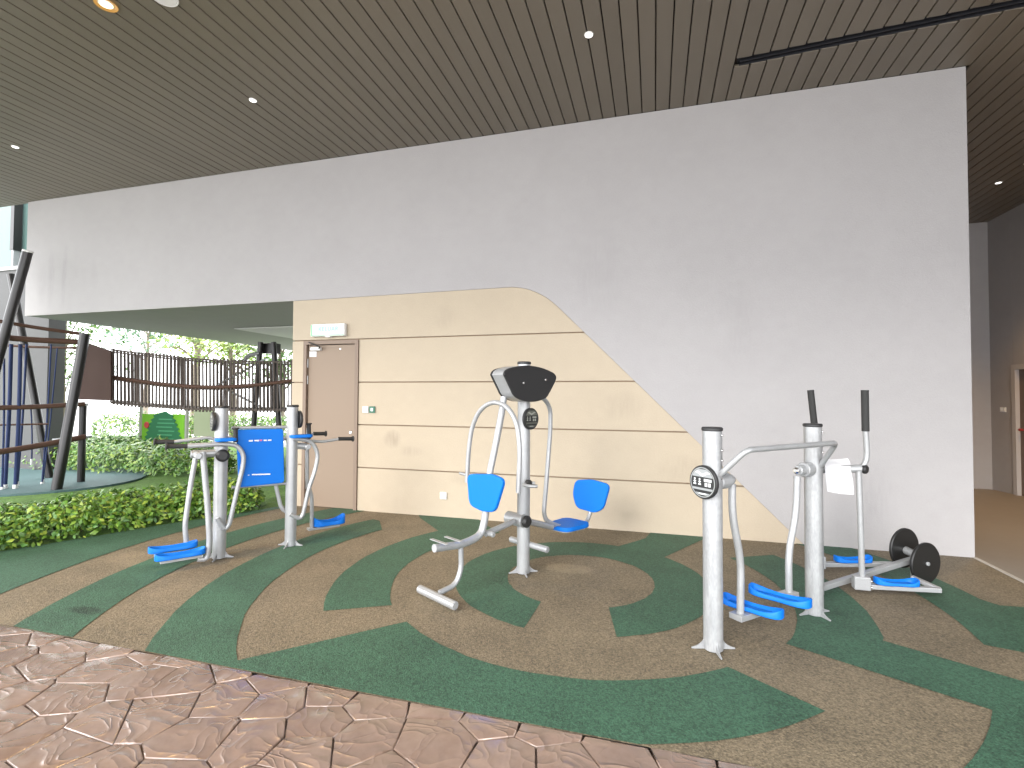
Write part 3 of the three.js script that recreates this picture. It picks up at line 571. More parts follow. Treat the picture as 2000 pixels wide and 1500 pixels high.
  // right hanging frame: seat facing the post
  part(t, 'swing_arm', tube([B(1058, 775), B(1069, 786), B(1075, 802), B(1075, 840), B(1068, 930), B(1062, 1000), B(1066, 1016), B(1090, 1028), B(1128, 1034)], 0.02, 0.1), M.steel);
  part(t, 'link_arm', tube([B(1030, 1018), B(1078, 1029)], 0.028, 0), M.steel);
  part(t, 'back_tube', tube([B(1112, 1034), B(1138, 1031), B(1150, 1012), B(1156, 985)], 0.02, 0.08), M.steel);
  part(t, 'backrest', plate([[1126, 939], [1156, 938], [1190, 948], [1178, 992], [1163, 1000], [1128, 990], [1121, 965]], B(1155, 968).addScaledVector(w, 0.03), w, 0.035, 0.05, 0.01), M.blue);
  { const q = B(1108, 1027), g = new THREE.ExtrudeGeometry(roundShape([[-0.17, -0.15], [0.17, -0.13], [0.17, 0.13], [-0.17, 0.15]], 0.09), { depth: 0.02, bevelEnabled: true, bevelThickness: 0.01, bevelSize: 0.01, bevelSegments: 3 }); g.applyMatrix4(basisMatrix(q, w, a, UP)); part(t, 'seat_pad', g, M.blue);
    const g2 = new THREE.ExtrudeGeometry(roundShape([[-0.15, -0.13], [0.15, -0.11], [0.15, 0.11], [-0.15, 0.13]], 0.08), { depth: 0.012, bevelEnabled: false }); g2.applyMatrix4(basisMatrix(q.clone().add(V3(0, -0.025, 0)), w, a, UP)); part(t, 'seat_plate', g2, M.steel); }
}

// --- air walker on two posts
{
  const c1 = V3(0.335, 0, -3.25), c2 = V3(1.07, 0, -3.975), v = c2.clone().sub(c1).normalize(), m = V3(-v.z, 0, v.x);
  const t = thing('air_walker', 'silver two-post air walker with hanging legs and blue foot trays beside the grey wall', 'gym machine', c1.clone().add(c2).multiplyScalar(0.5));
  const Pn = (x, y, s = 0) => onPlane(x, y, c1.clone().addScaledVector(m, s), m);
  post(t, c1, 0.0565, 1.325, M.galv, 0.25); post(t, c2, 0.0565, 1.325, M.galv, 0.55);
  for (const [b, hs] of [[c1, [1.28, 1.19, 1.13, 1.02]], [c2, [1.27, 1.13, 1.07]]]) for (const h of hs) part(t, 'bolt', bolt(V3(b.x + 0.048, h, b.z + 0.036), V3(0.8, 0, 0.6), 0.007), M.chrome);
  signDisc(t, V3(c1.x, Pn(1390, 940).y, c1.z).addScaledVector(v, -0.078), v.clone().negate(), 0.1, faceLight);
  // cross handle
  const h1 = Pn(1402, 925).y, h2 = Pn(1594, 908).y, o = 0.2;
  const k1 = onPlane(1458, 879, c1.clone().addScaledVector(m, o), m), k2 = onPlane(1634, 865, c1.clone().addScaledVector(m, o), m);
  part(t, 'hand_bar', tube([V3(c1.x, h1, c1.z).addScaledVector(m, 0.05), k1, k2, V3(c2.x, h2, c2.z).addScaledVector(m, 0.05)], 0.0175, 0.05), M.steel);
  // hubs and legs
  const hub1 = V3(c1.x, Pn(1425, 937).y, c1.z), hub2 = V3(c2.x, Pn(1572, 917).y, c2.z);
  part(t, 'hub', rod(hub1.clone().addScaledVector(v, 0.04), hub1.clone().addScaledVector(v, 0.13), 0.05), M.steel);
  part(t, 'hub', rod(hub1.clone().addScaledVector(v, 0.125), hub1.clone().addScaledVector(v, 0.17), 0.034), M.steel);
  part(t, 'hub', rod(hub2.clone().addScaledVector(v, -0.12), hub2.clone().addScaledVector(v, -0.04), 0.05), M.steel);
  part(t, 'hub', rod(hub2.clone().addScaledVector(v, -0.18), hub2.clone().addScaledVector(v, -0.115), 0.034), M.steel);
  part(t, 'hub_nut', rod(hub2.clone().addScaledVector(v, -0.21), hub2.clone().addScaledVector(v, -0.178), 0.022, 0.01), M.chrome);
  part(t, 'hub_nut', rod(hub1.clone().addScaledVector(v, 0.168), hub1.clone().addScaledVector(v, 0.195), 0.022, 0.01), M.chrome);
  const e1 = Pn(1446, 1204), e2 = Pn(1541, 1160);
  part(t, 'swing_leg', tube([Pn(1430, 945), Pn(1430, 1005), Pn(1447, 1095), e1], 0.0225, 0.1), M.steel);
  part(t, 'swing_leg', tube([Pn(1557, 930), Pn(1555, 1000), Pn(1540, 1080), e2], 0.0225, 0.1), M.steel);
  const pd = V3(0.86, 0, 0.51).normalize();
  const q1 = e1.clone().add(V3(0, 0.005, 0)), across = v.clone();
  part(t, 'tray_bracket', bar(q1.clone().addScaledVector(across, -0.05), q1.clone().addScaledVector(across, 0.19), 0.09, 0.035, 0.004), M.steel);
  part(t, 'tray_bracket', bar(e2.clone().add(V3(0, 0, 0)).addScaledVector(across, -0.17), e2.clone().addScaledVector(across, 0.05), 0.08, 0.03, 0.004), M.steel);
  const p1 = onY(1468, 1192, q1.y + 0.02), p2 = onY(1522, 1172, e2.y + 0.02);
  part(t, 'foot_tray', pedal(p1, pd, 0.37, 0.13, 0.06, 0.03), M.blue); part(t, 'foot_tray', pedal(p2, pd, 0.37, 0.13, 0.06, 0.03), M.blue);
}

// --- elliptical trainer behind it
{
  const b = V3(1.2, 0, -4.38);
  const t = thing('elliptical_trainer', 'silver elliptical trainer with black flywheel discs and black hand grips by the grey wall', 'gym machine', b);
  const nD = V3(0.55, 0, 0.83).normalize();
  post(t, b, 0.045, 1.15, M.galv, 0.2, 0);
  const D1 = atDepth(1807, 1100, 4.06), D2 = atDepth(1766, 1070, 4.24);
  // base beam up to the flywheel bearing
  const bearing = D1.clone().add(D2).multiplyScalar(0.5); bearing.addScaledVector(nD, -0.0);
  part(t, 'base_beam', bar(V3(b.x, 0.04, b.z), bearing.clone().setY(bearing.y - 0.03), 0.045, 0.042), M.steel);
  part(t, 'bearing_post', rod(V3(bearing.x, 0.004, bearing.z), V3(bearing.x, bearing.y, bearing.z), 0.03), M.steel);
  part(t, 'flywheel_axle', rod(D2.clone().setY((D1.y + D2.y) / 2 + 0.02), D1.clone().setY((D1.y + D2.y) / 2 - 0.0), 0.032), M.steel);
  for (const D of [D1, D2]) { const f = part(t, 'flywheel', rod(D.clone().addScaledVector(nD, -0.012), D.clone().addScaledVector(nD, 0.012), 0.166, 0.006, 56), M.disc); part(f, 'hub_nut', rod(D.clone().addScaledVector(nD, 0.012), D.clone().addScaledVector(nD, 0.03), 0.016), M.steel); }
  // viewer's side: rocker, bracket, foot beam
  const br = onY(1682, 1140, 0.1), dep = depthOf(br), E1 = (x, y) => atDepth(x, y, dep);
  const end = onY(1836, 1152, 0.085);
  part(t, 'foot_beam', bar(br.clone().setY(0.085), end, 0.05, 0.035), M.steel);
  part(t, 'foot_beam_end', bar(end.clone(), end.clone().add(V3(-0.13, 0.04, -0.12)), 0.04, 0.03), M.steel);
  part(t, 'rocker_bracket', new RoundedBoxGeometry(0.11, 0.1, 0.07, 2, 0.008).translate(br.x, 0.11, br.z), M.steel);
  for (const [dx, dy] of [[0.058, 0.02], [0.058, -0.025]]) for (const dz of [-0.012, 0.02]) part(t, 'bolt', bolt(V3(br.x + dx - 0.004, 0.11 + dy, br.z + dz), V3(1, 0, 0), 0.011), M.chrome);
  const pv = E1(1686, 916);
  part(t, 'rocker_rod', tube([E1(1684, 1128), E1(1677, 920)], 0.021, 0), M.steel);
  part(t, 'pivot_axle', rod(V3(b.x, pv.y - 0.015, b.z), E1(1683, 915), 0.03), M.steel);
  part(t, 'pivot_cap', rod(pv.clone().add(V3(-0.005, 0, 0.0)), pv.clone().add(V3(0.02, 0, 0.022)), 0.034, 0.008), M.black);
  part(t, 'hand_rod', tube([E1(1682, 916), E1(1693, 898), E1(1693, 878), E1(1690, 835)], 0.02, 0.05), M.steel);
  part(t, 'hand_grip', tube([E1(1690.5, 842), E1(1689, 762)], 0.026, 0), M.rubber);
  part(t, 'foot_tray', pedal(br.clone().lerp(end, 0.45).setY(0.105), end.clone().sub(br).setY(0), 0.3, 0.12, 0.055, 0.025), M.blue);
  // wall side
  const br2 = onY(1606, 1102, 0.13), dep2 = depthOf(br2), E2 = (x, y) => atDepth(x, y, dep2), end2 = onY(1745, 1102, 0.13);
  part(t, 'foot_beam', bar(br2, end2, 0.05, 0.035), M.steel);
  part(t, 'foot_beam_end', bar(end2.clone(), end2.clone().add(V3(-0.06, 0.02, 0.1)), 0.04, 0.03), M.steel);
  part(t, 'rocker_bracket', new RoundedBoxGeometry(0.1, 0.1, 0.07, 2, 0.008).translate(br2.x - 0.03, 0.15, br2.z), M.steel);
  part(t, 'rocker_rod', tube([E2(1600, 1098), E2(1592, 905)], 0.021, 0), M.steel);
  part(t, 'pivot_axle', rod(V3(b.x, pv.y - 0.015, b.z), E2(1592, 905), 0.025), M.steel);
  part(t, 'hand_rod', tube([E2(1592, 905), E2(1596, 880), E2(1591, 832)], 0.02, 0.05), M.steel);
  part(t, 'hand_grip', tube([E2(1591, 834), E2(1583, 762)], 0.026, 0), M.rubber);
  part(t, 'foot_tray', pedal(br2.clone().lerp(end2, 0.43).setY(0.15), end2.clone().sub(br2).setY(0), 0.3, 0.12, 0.055, 0.025), M.blue);
  // sheet of paper hung over the axle
  const mid = E1(1640, 911).lerp(V3(b.x, pv.y - 0.015, b.z), 0.45), dp = depthOf(mid), Q = (x, y, k = 0) => atDepth(x, y, dp + k);
  const sh = [[Q(1611, 896, 0.06), Q(1656, 895, 0.06)], [Q(1612, 904, 0.03), Q(1661, 903, 0.03)], [Q(1611, 912, -0.045), Q(1661, 912, -0.045)], [Q(1613, 935, -0.04), Q(1666, 940, -0.035)], [Q(1616, 960, -0.02), Q(1668, 966, -0.03)]];
  const pos = [], uv = [], idx = []; sh.forEach(([l, r], j) => { for (let i = 0; i <= 4; i++) { const p = l.clone().lerp(r, i / 4); p.y -= 0.006 * Math.sin(i / 4 * Math.PI); pos.push(p.x, p.y, p.z); uv.push(i / 4, j / 4); } });
  for (let j = 0; j < sh.length - 1; j++) for (let i = 0; i < 4; i++) { const q = j * 5 + i; idx.push(q, q + 5, q + 1, q + 1, q + 5, q + 6); }
  const pg = new THREE.BufferGeometry(); pg.setAttribute('position', new THREE.Float32BufferAttribute(pos, 3)); pg.setAttribute('uv', new THREE.Float32BufferAttribute(uv, 2)); pg.setIndex(idx); pg.computeVertexNormals();
  const base = sh[4][0].clone(), s = thing('paper_notice', 'white sheet of paper hung on the elliptical trainer axle', 'paper', base); part(s, 'sheet', pg, M.paper);
}

// --- leg raise and walker station at the left
{
  const a1 = V3(-3.87, 0, -3.75), a2 = V3(-3.51, 0, -4.26), u = a2.clone().sub(a1).normalize(), n = V3(-u.z, 0, u.x);
  const t = thing('leg_raise_station', 'silver two-post leg raise station with blue back panel and black grips beside the hedge', 'gym machine', a1.clone().add(a2).multiplyScalar(0.5));
  post(t, a1, 0.056, 1.405, M.steel, 0.4); post(t, a2, 0.054, 1.41, M.steel, 0.2);
  const F = (p, s, y, q = 0) => p.clone().addScaledVector(n, s).addScaledVector(u, q).setY(y);
  const P = (x, y, s = 0) => onPlane(x, y, a1.clone().addScaledVector(n, s), n);   // photograph point on a plane parallel to the panel
  const run = (s, ...q) => q.map(([x, y]) => P(x, y, s));
  const pp = P(508, 893, 0.02);
  const pan = part(t, 'back_panel', plate([[463, 841], [551, 839], [553, 941], [468, 950]], pp, n, 0.035, 0.02, 0.008), M.blue);
  { // white print on the panel: a row of small marks and a line
    const marks = [[486, 494, 0.014], [497, 506, 0.014], [515, 521, 0.012], [523, 530, 0.012]];
    const strip = (x0, x1, y, h, mat) => { const o = pp.clone().addScaledVector(n, 0.0195), A = onPlane(x0, y, o, n), B = onPlane(x1, y - (x1 - x0) * 0.03, o, n), g = new THREE.PlaneGeometry(A.distanceTo(B), h), xx = B.clone().sub(A).normalize(); g.applyMatrix4(basisMatrix(A.clone().add(B).multiplyScalar(0.5), xx, n.clone().cross(xx), n)); part(pan, 'panel_print', g, mat); };
    for (const [x0, x1, h] of marks) strip(x0, x1, 861 - (x0 - 486) * 0.03, h, M.white);
    strip(507, 512, 860, 0.014, std([0.55, 0.12, 0.25], 0.5)); strip(492, 528, 927, 0.012, M.white); strip(484, 487, 928, 0.008, M.white);
  }
  for (const [y0, y1] of [[836, 834], [952, 944]]) part(t, 'panel_rail', tube([P(452, y0), P(560, y1)], 0.015, 0), M.steel);
  signDisc(t, V3(a1.x, P(425, 823).y, a1.z).addScaledVector(u, -0.075), u.clone().negate(), 0.088, faceDark);
  signDisc(t, V3(a2.x, P(584, 819).y, a2.z).addScaledVector(u, 0.072), u, 0.088, faceDark);
  // looped arm rests with elbow pads and upright grips
  part(t, 'arm_loop', tube(run(0.07, [424, 1012], [431, 1024], [440, 1034], [448, 1024], [466, 945], [475, 910], [476, 886], [462, 869], [436, 867], [366, 871]), 0.021, 0.07), M.steel);
  part(t, 'arm_loop', tube(run(0.05, [566, 1004], [574, 1008], [586, 1013], [592, 1004], [603, 955], [616, 918], [622, 886], [608, 860], [572, 857]), 0.021, 0.07), M.steel);
  part(t, 'arm_loop', tube(run(-0.06, [560, 1000], [553, 996], [548, 988], [539, 950], [530, 900], [532, 872], [545, 858], [566, 856]), 0.019, 0.07), M.steel);
  for (const [x, y, s, L] of [[441, 860, 0.07, 0.16], [588, 853, 0.05, 0.2]]) {
    const c = P(x, y, s), g = new THREE.ExtrudeGeometry(roundShape([[-0.055, -L / 2], [0.055, -L / 2], [0.055, L / 2], [-0.055, L / 2]], 0.045), { depth: 0.014, bevelEnabled: true, bevelThickness: 0.008, bevelSize: 0.008, bevelSegments: 3 });
    g.applyMatrix4(basisMatrix(c, n, u, UP)); part(t, 'elbow_pad', g, M.blue);
  }
  const grip = (p, q, r = 0.02) => { const d = q.clone().sub(p).normalize(); part(t, 'hand_grip', rod(p, q, r), M.rubber); part(t, 'grip_flange', rod(q.clone().addScaledVector(d, -0.006), q.clone().addScaledVector(d, 0.008), r + 0.011, 0.003), M.rubber); };
  grip(P(460, 864, 0.09), P(460, 837, 0.09)); grip(P(604, 857, 0.0), P(603, 828, 0.0));
  // pivot hubs
  const hubY = P(440, 890, 0.1).y;
  part(t, 'pivot_hub', rod(F(a1, 0.0, hubY + 0.02, -0.24), F(a1, 0.0, hubY + 0.02, -0.03), 0.034), M.steel);
  part(t, 'pivot_hub', rod(F(a1, -0.1, hubY + 0.02, -0.2), F(a1, 0.18, hubY + 0.02, -0.2), 0.03), M.steel);
  part(t, 'axle_cap', rod(F(a1, 0.05, hubY, 0.0), F(a1, 0.11, hubY, 0.0), 0.056, 0.02), M.black);
  part(t, 'pivot_hub', rod(P(572, 870), P(598, 872), 0.033), M.steel);
  part(t, 'pivot_hub', rod(F(P(599, 872), 0.06, P(599, 872).y), F(P(599, 872), -0.2, P(599, 872).y), 0.028), M.steel);
  // walker side: two hanging legs with trays, two hand bars with grips
  part(t, 'swing_leg', tube(run(0.14, [396, 882], [398, 905], [406, 993], [410, 1060], [404, 1092], [386, 1092]), 0.025, 0.09), M.steel);
  part(t, 'swing_leg', tube(run(-0.07, [384, 880], [381, 900], [371, 955], [361, 1028], [364, 1058]), 0.022, 0.09), M.steel);
  for (const [x, y, s, x0, y0, x1, y1] of [[348, 1078, 0.14, 312, 1098, 396, 1084], [338, 1068, -0.07, 300, 1086, 380, 1068]]) {
    const A = P(x0, y0, s), B = P(x1, y1, s); A.y = B.y = Math.max(0.05, (A.y + B.y) / 2);
    part(t, 'tray_plate', bar(A, B, 0.07, 0.022, 0.003), M.steel);
    part(t, 'foot_tray', pedal(A.clone().lerp(B, 0.47).add(V3(0, 0.013, 0)), u, 0.37, 0.13, 0.06, 0.036), M.blue);
  }
  part(t, 'hand_bar', tube(run(-0.12, [338, 863], [410, 854], [428, 862]), 0.0155, 0.06), M.steel);
  grip(P(340, 863, -0.12), P(302, 863, -0.12)); grip(P(368, 871, 0.07), P(325, 872, 0.07));
  // far side at the second post
  part(t, 'swing_leg', tube(run(-0.15, [600, 872], [600, 945], [609, 967], [609, 1030]), 0.02, 0.08), M.steel);
  { const A = P(601, 1034, -0.15), B = P(662, 1024, -0.15); A.y = B.y = (A.y + B.y) / 2; part(t, 'tray_plate', bar(A, B, 0.075, 0.024, 0.003), M.steel); part(t, 'foot_tray', pedal(A.clone().lerp(B, 0.68).add(V3(0, 0.014, 0)), u, 0.33, 0.16, 0.1, 0.045), M.blue); }
  part(t, 'hand_bar', tube(run(0.0, [606, 861], [630, 863], [664, 857]), 0.0155, 0.08), M.steel);
  grip(P(660, 857, 0.0), P(689, 857, 0.0)); part(t, 'hand_bar', tube(run(-0.2, [580, 856], [600, 849], [616, 847]), 0.0155, 0.05), M.steel);
  grip(P(611, 847, -0.2), P(636, 847, -0.2));
}

// ------------------------------------------------------------------ playground beyond the opening
{
  const b = V3(-9.6, 0, -5.9);
  const t = thing('climbing_frame', 'dark steel climbing frame with log rails and blue ropes beyond the opening', 'climbing frame', b);
  const q = (x, y, d) => atDepth(x, y, d);
  const foot = (x, y) => onY(x, y, 0.0);
  part(t, 'pole', tube([q(-75, 960, 7.5), q(54, 492, 7.7)], 0.064, 0, 16), M.pole);
  part(t, 'pole_cap', rod(q(53.7, 493, 7.7), q(54.6, 489, 7.7), 0.066), M.white);
  const lc = foot(97, 935); part(t, 'pole', tube([lc, q(22, 536, depthOf(lc) + 0.1)], 0.062, 0, 14), M.pole);
  const la = foot(110, 958); part(t, 'pole', tube([la, q(166, 652, depthOf(la) + 0.35)], 0.072, 0, 14), M.pole);
  const lb = foot(158, 943); part(t, 'pole', tube([lb, V3(lb.x, q(160, 788, depthOf(lb)).y, lb.z)], 0.055, 0, 14), M.pole);
  part(t, 'platform_edge', bar(q(128, 792, 8.5), q(172, 790, 8.7), 0.3, 0.05), M.steel);
  part(t, 'platform_edge', bar(q(112, 860, 8.3), q(170, 852, 8.7), 0.3, 0.04), M.steel);
  for (const [x0, y0, x1, y1, d0, d1, r] of [[-30, 622, 157, 652, 7.6, 8.4, 0.028], [-30, 656, 157, 668, 7.6, 8.4, 0.045], [-30, 672, 160, 680, 8.2, 8.5, 0.02], [-30, 797, 166, 789, 7.6, 8.5, 0.038], [-30, 887, 166, 853, 7.4, 8.5, 0.045]])
    part(t, 'log_rail', tube([q(x0, y0, d0), q((x0 + x1) / 2, (y0 + y1) / 2 + 2, (d0 + d1) / 2), q(x1, y1, d1)], r, 0.3, 10), M.log);
  for (const [x0, y0, x1, y1, d, r] of [[22, 672, 10, 950, 7.9, 0.026], [40, 672, 30, 950, 7.9, 0.026], [52, 672, 34, 944, 8.1, 0.016], [8, 700, 4, 955, 7.8, 0.014], [100, 672, 82, 945, 8.3, 0.012], [112, 680, 84, 940, 8.4, 0.01], [60, 790, 62, 900, 8.1, 0.01]]) {
    const e = q(x1, y1, d); part(t, 'rope', tube([q(x0, y0, d), q((x0 + x1) / 2 + 2, (y0 + y1) / 2, d), e], r, 0.4, 8), M.rope);
    part(t, 'rope_ferrule', rod(e.clone().add(V3(0, -0.07, 0)), e.clone().add(V3(0, 0.03, 0)), r + 0.008), M.white);
  }
  part(t, 'rope_rung', tube([q(0, 830, 7.9), q(95, 828, 8.2)], 0.014, 0, 8), M.log);
  part(t, 'board_panel', plate([[164, 668], [218, 686], [218, 782], [156, 780]], q(190, 725, 8.7), V3(0.35, 0, 0.94), 0.05, 0.02, 0.004), std([0.05, 0.021, 0.013], 0.7));
}
{ // slatted rope bridge
  const t = thing('rope_bridge', 'rope bridge with dark vertical slats hung between playground posts', 'rope bridge', V3(-8, 1.2, -8));
  const dn = x => 8.9 + (x - 217) / 353 * 0.5, topY = x => 683 + 24 * Math.sin(Math.min(1, (x - 217) / 300) * Math.PI / 2), botY = x => 786 + 15 * Math.sin(Math.min(1, (x - 217) / 250) * Math.PI / 2), midY = x => 736 + 20 * Math.sin((x - 217) / 400 * Math.PI);
  for (const [off, dy] of [[0, 0], [1.05, 4]]) {
    const D = x => dn(x) + off, N = off ? 48 : 52;
    const line = f => { const o = []; for (let x = 217; x <= 585; x += 23) o.push(atDepth(x, f(x) + dy * (f === botY ? -1 : 1), D(x))); return o; };
    part(t, 'top_rope', tube(line(topY), 0.016, 0.1, 8), M.darkRope); part(t, 'bottom_rope', tube(line(botY), 0.018, 0.1, 8), M.darkRope); part(t, 'middle_rope', tube(line(midY), off ? 0.02 : 0.034, 0.1, 8), M.log);
    for (let i = 0; i < N; i++) { const x = 222 + i / (N - 1) * 355, j = Math.sin(i * 12.9) * 3; part(t, 'slat', bar(atDepth(x, topY(x) - 3 + j * 0.5 + dy, D(x)), atDepth(x + j * 0.3, botY(x) + 4 + j * 0.4 - dy, D(x)), 0.026, off ? 0.018 : 0.028, 0.004), M.darkRope); }
  }
  // bridge deck boards
  for (let i = 0; i < 40; i++) { const x = 220 + i * 9.2; part(t, 'deck_board', bar(atDepth(x, botY(x) - 1, dn(x) + 0.03), atDepth(x, botY(x) - 3, dn(x) + 1.02), 0.085, 0.02, 0.004), M.darkRope); }
  part(t, 'cross_rope', tube([atDepth(520, 700, 9.6), atDepth(425, 752, 9.4), atDepth(520, 800, 9.6)], 0.02, 0.05, 8), M.steel);
}
{ // twin bridge posts
  const d = 10.2, A = atDepth(498, 850, d), B = atDepth(546, 850, d);
  const t = thing('bridge_post_frame', 'pair of leaning dark posts with a cap piece carrying the rope bridge', 'post', V3((A.x + B.x) / 2, 0, A.z));
  const leg = (px0, px1) => { const p = atDepth(px1, 668, d), s = atDepth(px0, 850, d); const k = (p.y + 0.0) / (p.y - s.y); part(t, 'post', tube([p, p.clone().lerp(s, k)], 0.055, 0, 12), M.pole); };
  leg(494, 509); leg(546, 534);
  part(t, 'cap_piece', box(atDepth(508, 690, d).x, atDepth(535, 690, d).x, atDepth(520, 690, d).y, atDepth(520, 670, d).y, A.z - 0.25, A.z - 0.05), M.pole);
  part(t, 'rope_winding', tube([atDepth(505, 690, d - 0.1), atDepth(482, 695, d - 0.2), atDepth(476, 712, d - 0.3)], 0.04, 0.1, 8), M.steel);
}
{ // green playground sign
  const dL = depthOf(onY(273, 893, 0)), z = atDepth(320, 840, dL).z;
  const L = onZ(278, 808, z), Rr = onZ(360, 808, z), bot = onZ(320, 878, z).y, t = thing('playground_sign', 'lime green sign board with a dark green tree shape behind the hedges', 'sign', V3((L.x + Rr.x) / 2, 0, z));
  const w = Rr.x - L.x, h = L.y - bot, cx = (L.x + Rr.x) / 2, cy = (L.y + bot) / 2;
  part(t, 'board', box(L.x, Rr.x, bot, L.y, z - 0.04, z), std([0.2, 0.5, 0.03], 0.5));
  const s = new THREE.Shape(), N = 34, X = v => cx + (v - 0.5) * w, Y = v => bot + v * h;
  const out = []; for (let i = 0; i <= N; i++) { const k = i / N; const side = k < 0.5 ? -1 : 1, f = k < 0.5 ? k * 2 : 2 - k * 2; const wid = 0.44 * Math.pow(1 - f, 0.42) * (f < 0.16 ? 0.95 : 1) + (i % 2 ? 0.06 : 0); out.push([X(0.52 + side * wid), Y(0.04 + f * 1.04)]); }
  out.forEach(([x, y], i) => i ? s.lineTo(x, y) : s.moveTo(x, y)); s.closePath();
  const g = new THREE.ExtrudeGeometry(s, { depth: 0.012, bevelEnabled: false }); g.translate(0, 0, z + 0.004); part(t, 'tree_cutout', g, std([0.03, 0.19, 0.09], 0.5));
  const pale = std([0.12, 0.42, 0.24], 0.5);
  [0.84, 0.73, 0.62, 0.51, 0.4, 0.29].forEach((v, i) => part(t, 'text_line', box(X(0.42 - 0.03 * (i % 3)), X(0.74 + 0.05 * (i % 2)), Y(v), Y(v) + 0.025, z + 0.017, z + 0.02), pale));
  part(t, 'flower', rod(V3(X(0.12), Y(0.68), z + 0.001), V3(X(0.12), Y(0.68), z + 0.02), 0.08), std([0.6, 0.06, 0.07], 0.5));
  for (const x of [L.x - 0.06, Rr.x + 0.06]) part(t, 'post', rod(V3(x, -0.1, z - 0.02), V3(x, L.y + 0.2, z - 0.02), 0.04), std([0.35, 0.35, 0.32], 0.5));
}
{ // pale board further back
  const z = -13.2, L = onZ(379, 800, z), R2 = onZ(421, 853, z), t = thing('pale_board', 'blank pale green board standing right of the lime sign', 'board', V3((L.x + R2.x) / 2, 0, z));
  part(t, 'board', box(L.x, R2.x, R2.y, L.y, z - 0.05, z), std([0.27, 0.3, 0.19], 0.6));
  for (const x of [L.x + 0.06, R2.x - 0.06]) part(t, 'leg', box(x - 0.03, x + 0.03, -0.15, R2.y, z - 0.045, z - 0.005), M.steel);
}

// ------------------------------------------------------------------ planting
const leafMat = (() => { const m = new THREE.MeshPhysicalMaterial({ vertexColors: true, roughness: 0.5, side: THREE.DoubleSide, transmission: 0.25, thickness: 0 }); return m; })();
function leaves(spots, size, cols, jitter = 1) {     // spots: [x,y,z, nx,ny,nz]
  const pos = [], nor = [], col = [], idx = [];
  const q = new THREE.Quaternion(), e = new THREE.Euler(), v = V3(0, 0, 0);
  for (const s of spots) {
    e.set(rr(-1, 1) * jitter, rr(0, 6.28), rr(-1, 1) * jitter); q.setFromEuler(e);
    if (s.length > 3) { const k = new THREE.Quaternion().setFromUnitVectors(UP, V3(s[3], s[4], s[5]).normalize()); q.premultiply(k); }
    const L = size * rr(0.7, 1.35), W = L * rr(0.42, 0.6), b = pos.length / 3, c = cols[Math.floor(rnd() * cols.length)], k = rr(0.75, 1.25);
    const loc = [[-L / 2, 0, 0], [-L * 0.1, -L * 0.06, W / 2], [L / 2, -L * 0.12, 0], [-L * 0.1, -L * 0.06, -W / 2], [0, L * 0.05, 0]];
    for (const p of loc) { v.set(...p).applyQuaternion(q); pos.push(s[0] + v.x, s[1] + v.y, s[2] + v.z); v.set(p[0] * 0.4 / L, 1, p[2] * 0.8 / L).normalize().applyQuaternion(q); nor.push(v.x, v.y, v.z); col.push(c[0] * k, c[1] * k, c[2] * k); }
    idx.push(b, b + 1, b + 4, b + 1, b + 2, b + 4, b + 2, b + 3, b + 4, b + 3, b, b + 4);
  }
  const g = new THREE.BufferGeometry(); g.setAttribute('position', new THREE.Float32BufferAttribute(pos, 3)); g.setAttribute('normal', new THREE.Float32BufferAttribute(nor, 3)); g.setAttribute('color', new THREE.Float32BufferAttribute(col, 3)); g.setIndex(idx); return g;
}
const colMesh = (parent, name, g) => { const off = parent.position; g.translate(-off.x, -off.y, -off.z); const m = new THREE.Mesh(g, leafMat); m.name = name; m.castShadow = m.receiveShadow = true; parent.add(m); return m; };
const HC = [[0.07, 0.17, 0.012], [0.11, 0.24, 0.025], [0.17, 0.32, 0.035], [0.09, 0.22, 0.04], [0.3, 0.42, 0.06]];
const soil = std([0.05, 0.04, 0.022], 0.95), wood = std([0.07, 0.05, 0.035], 0.9);
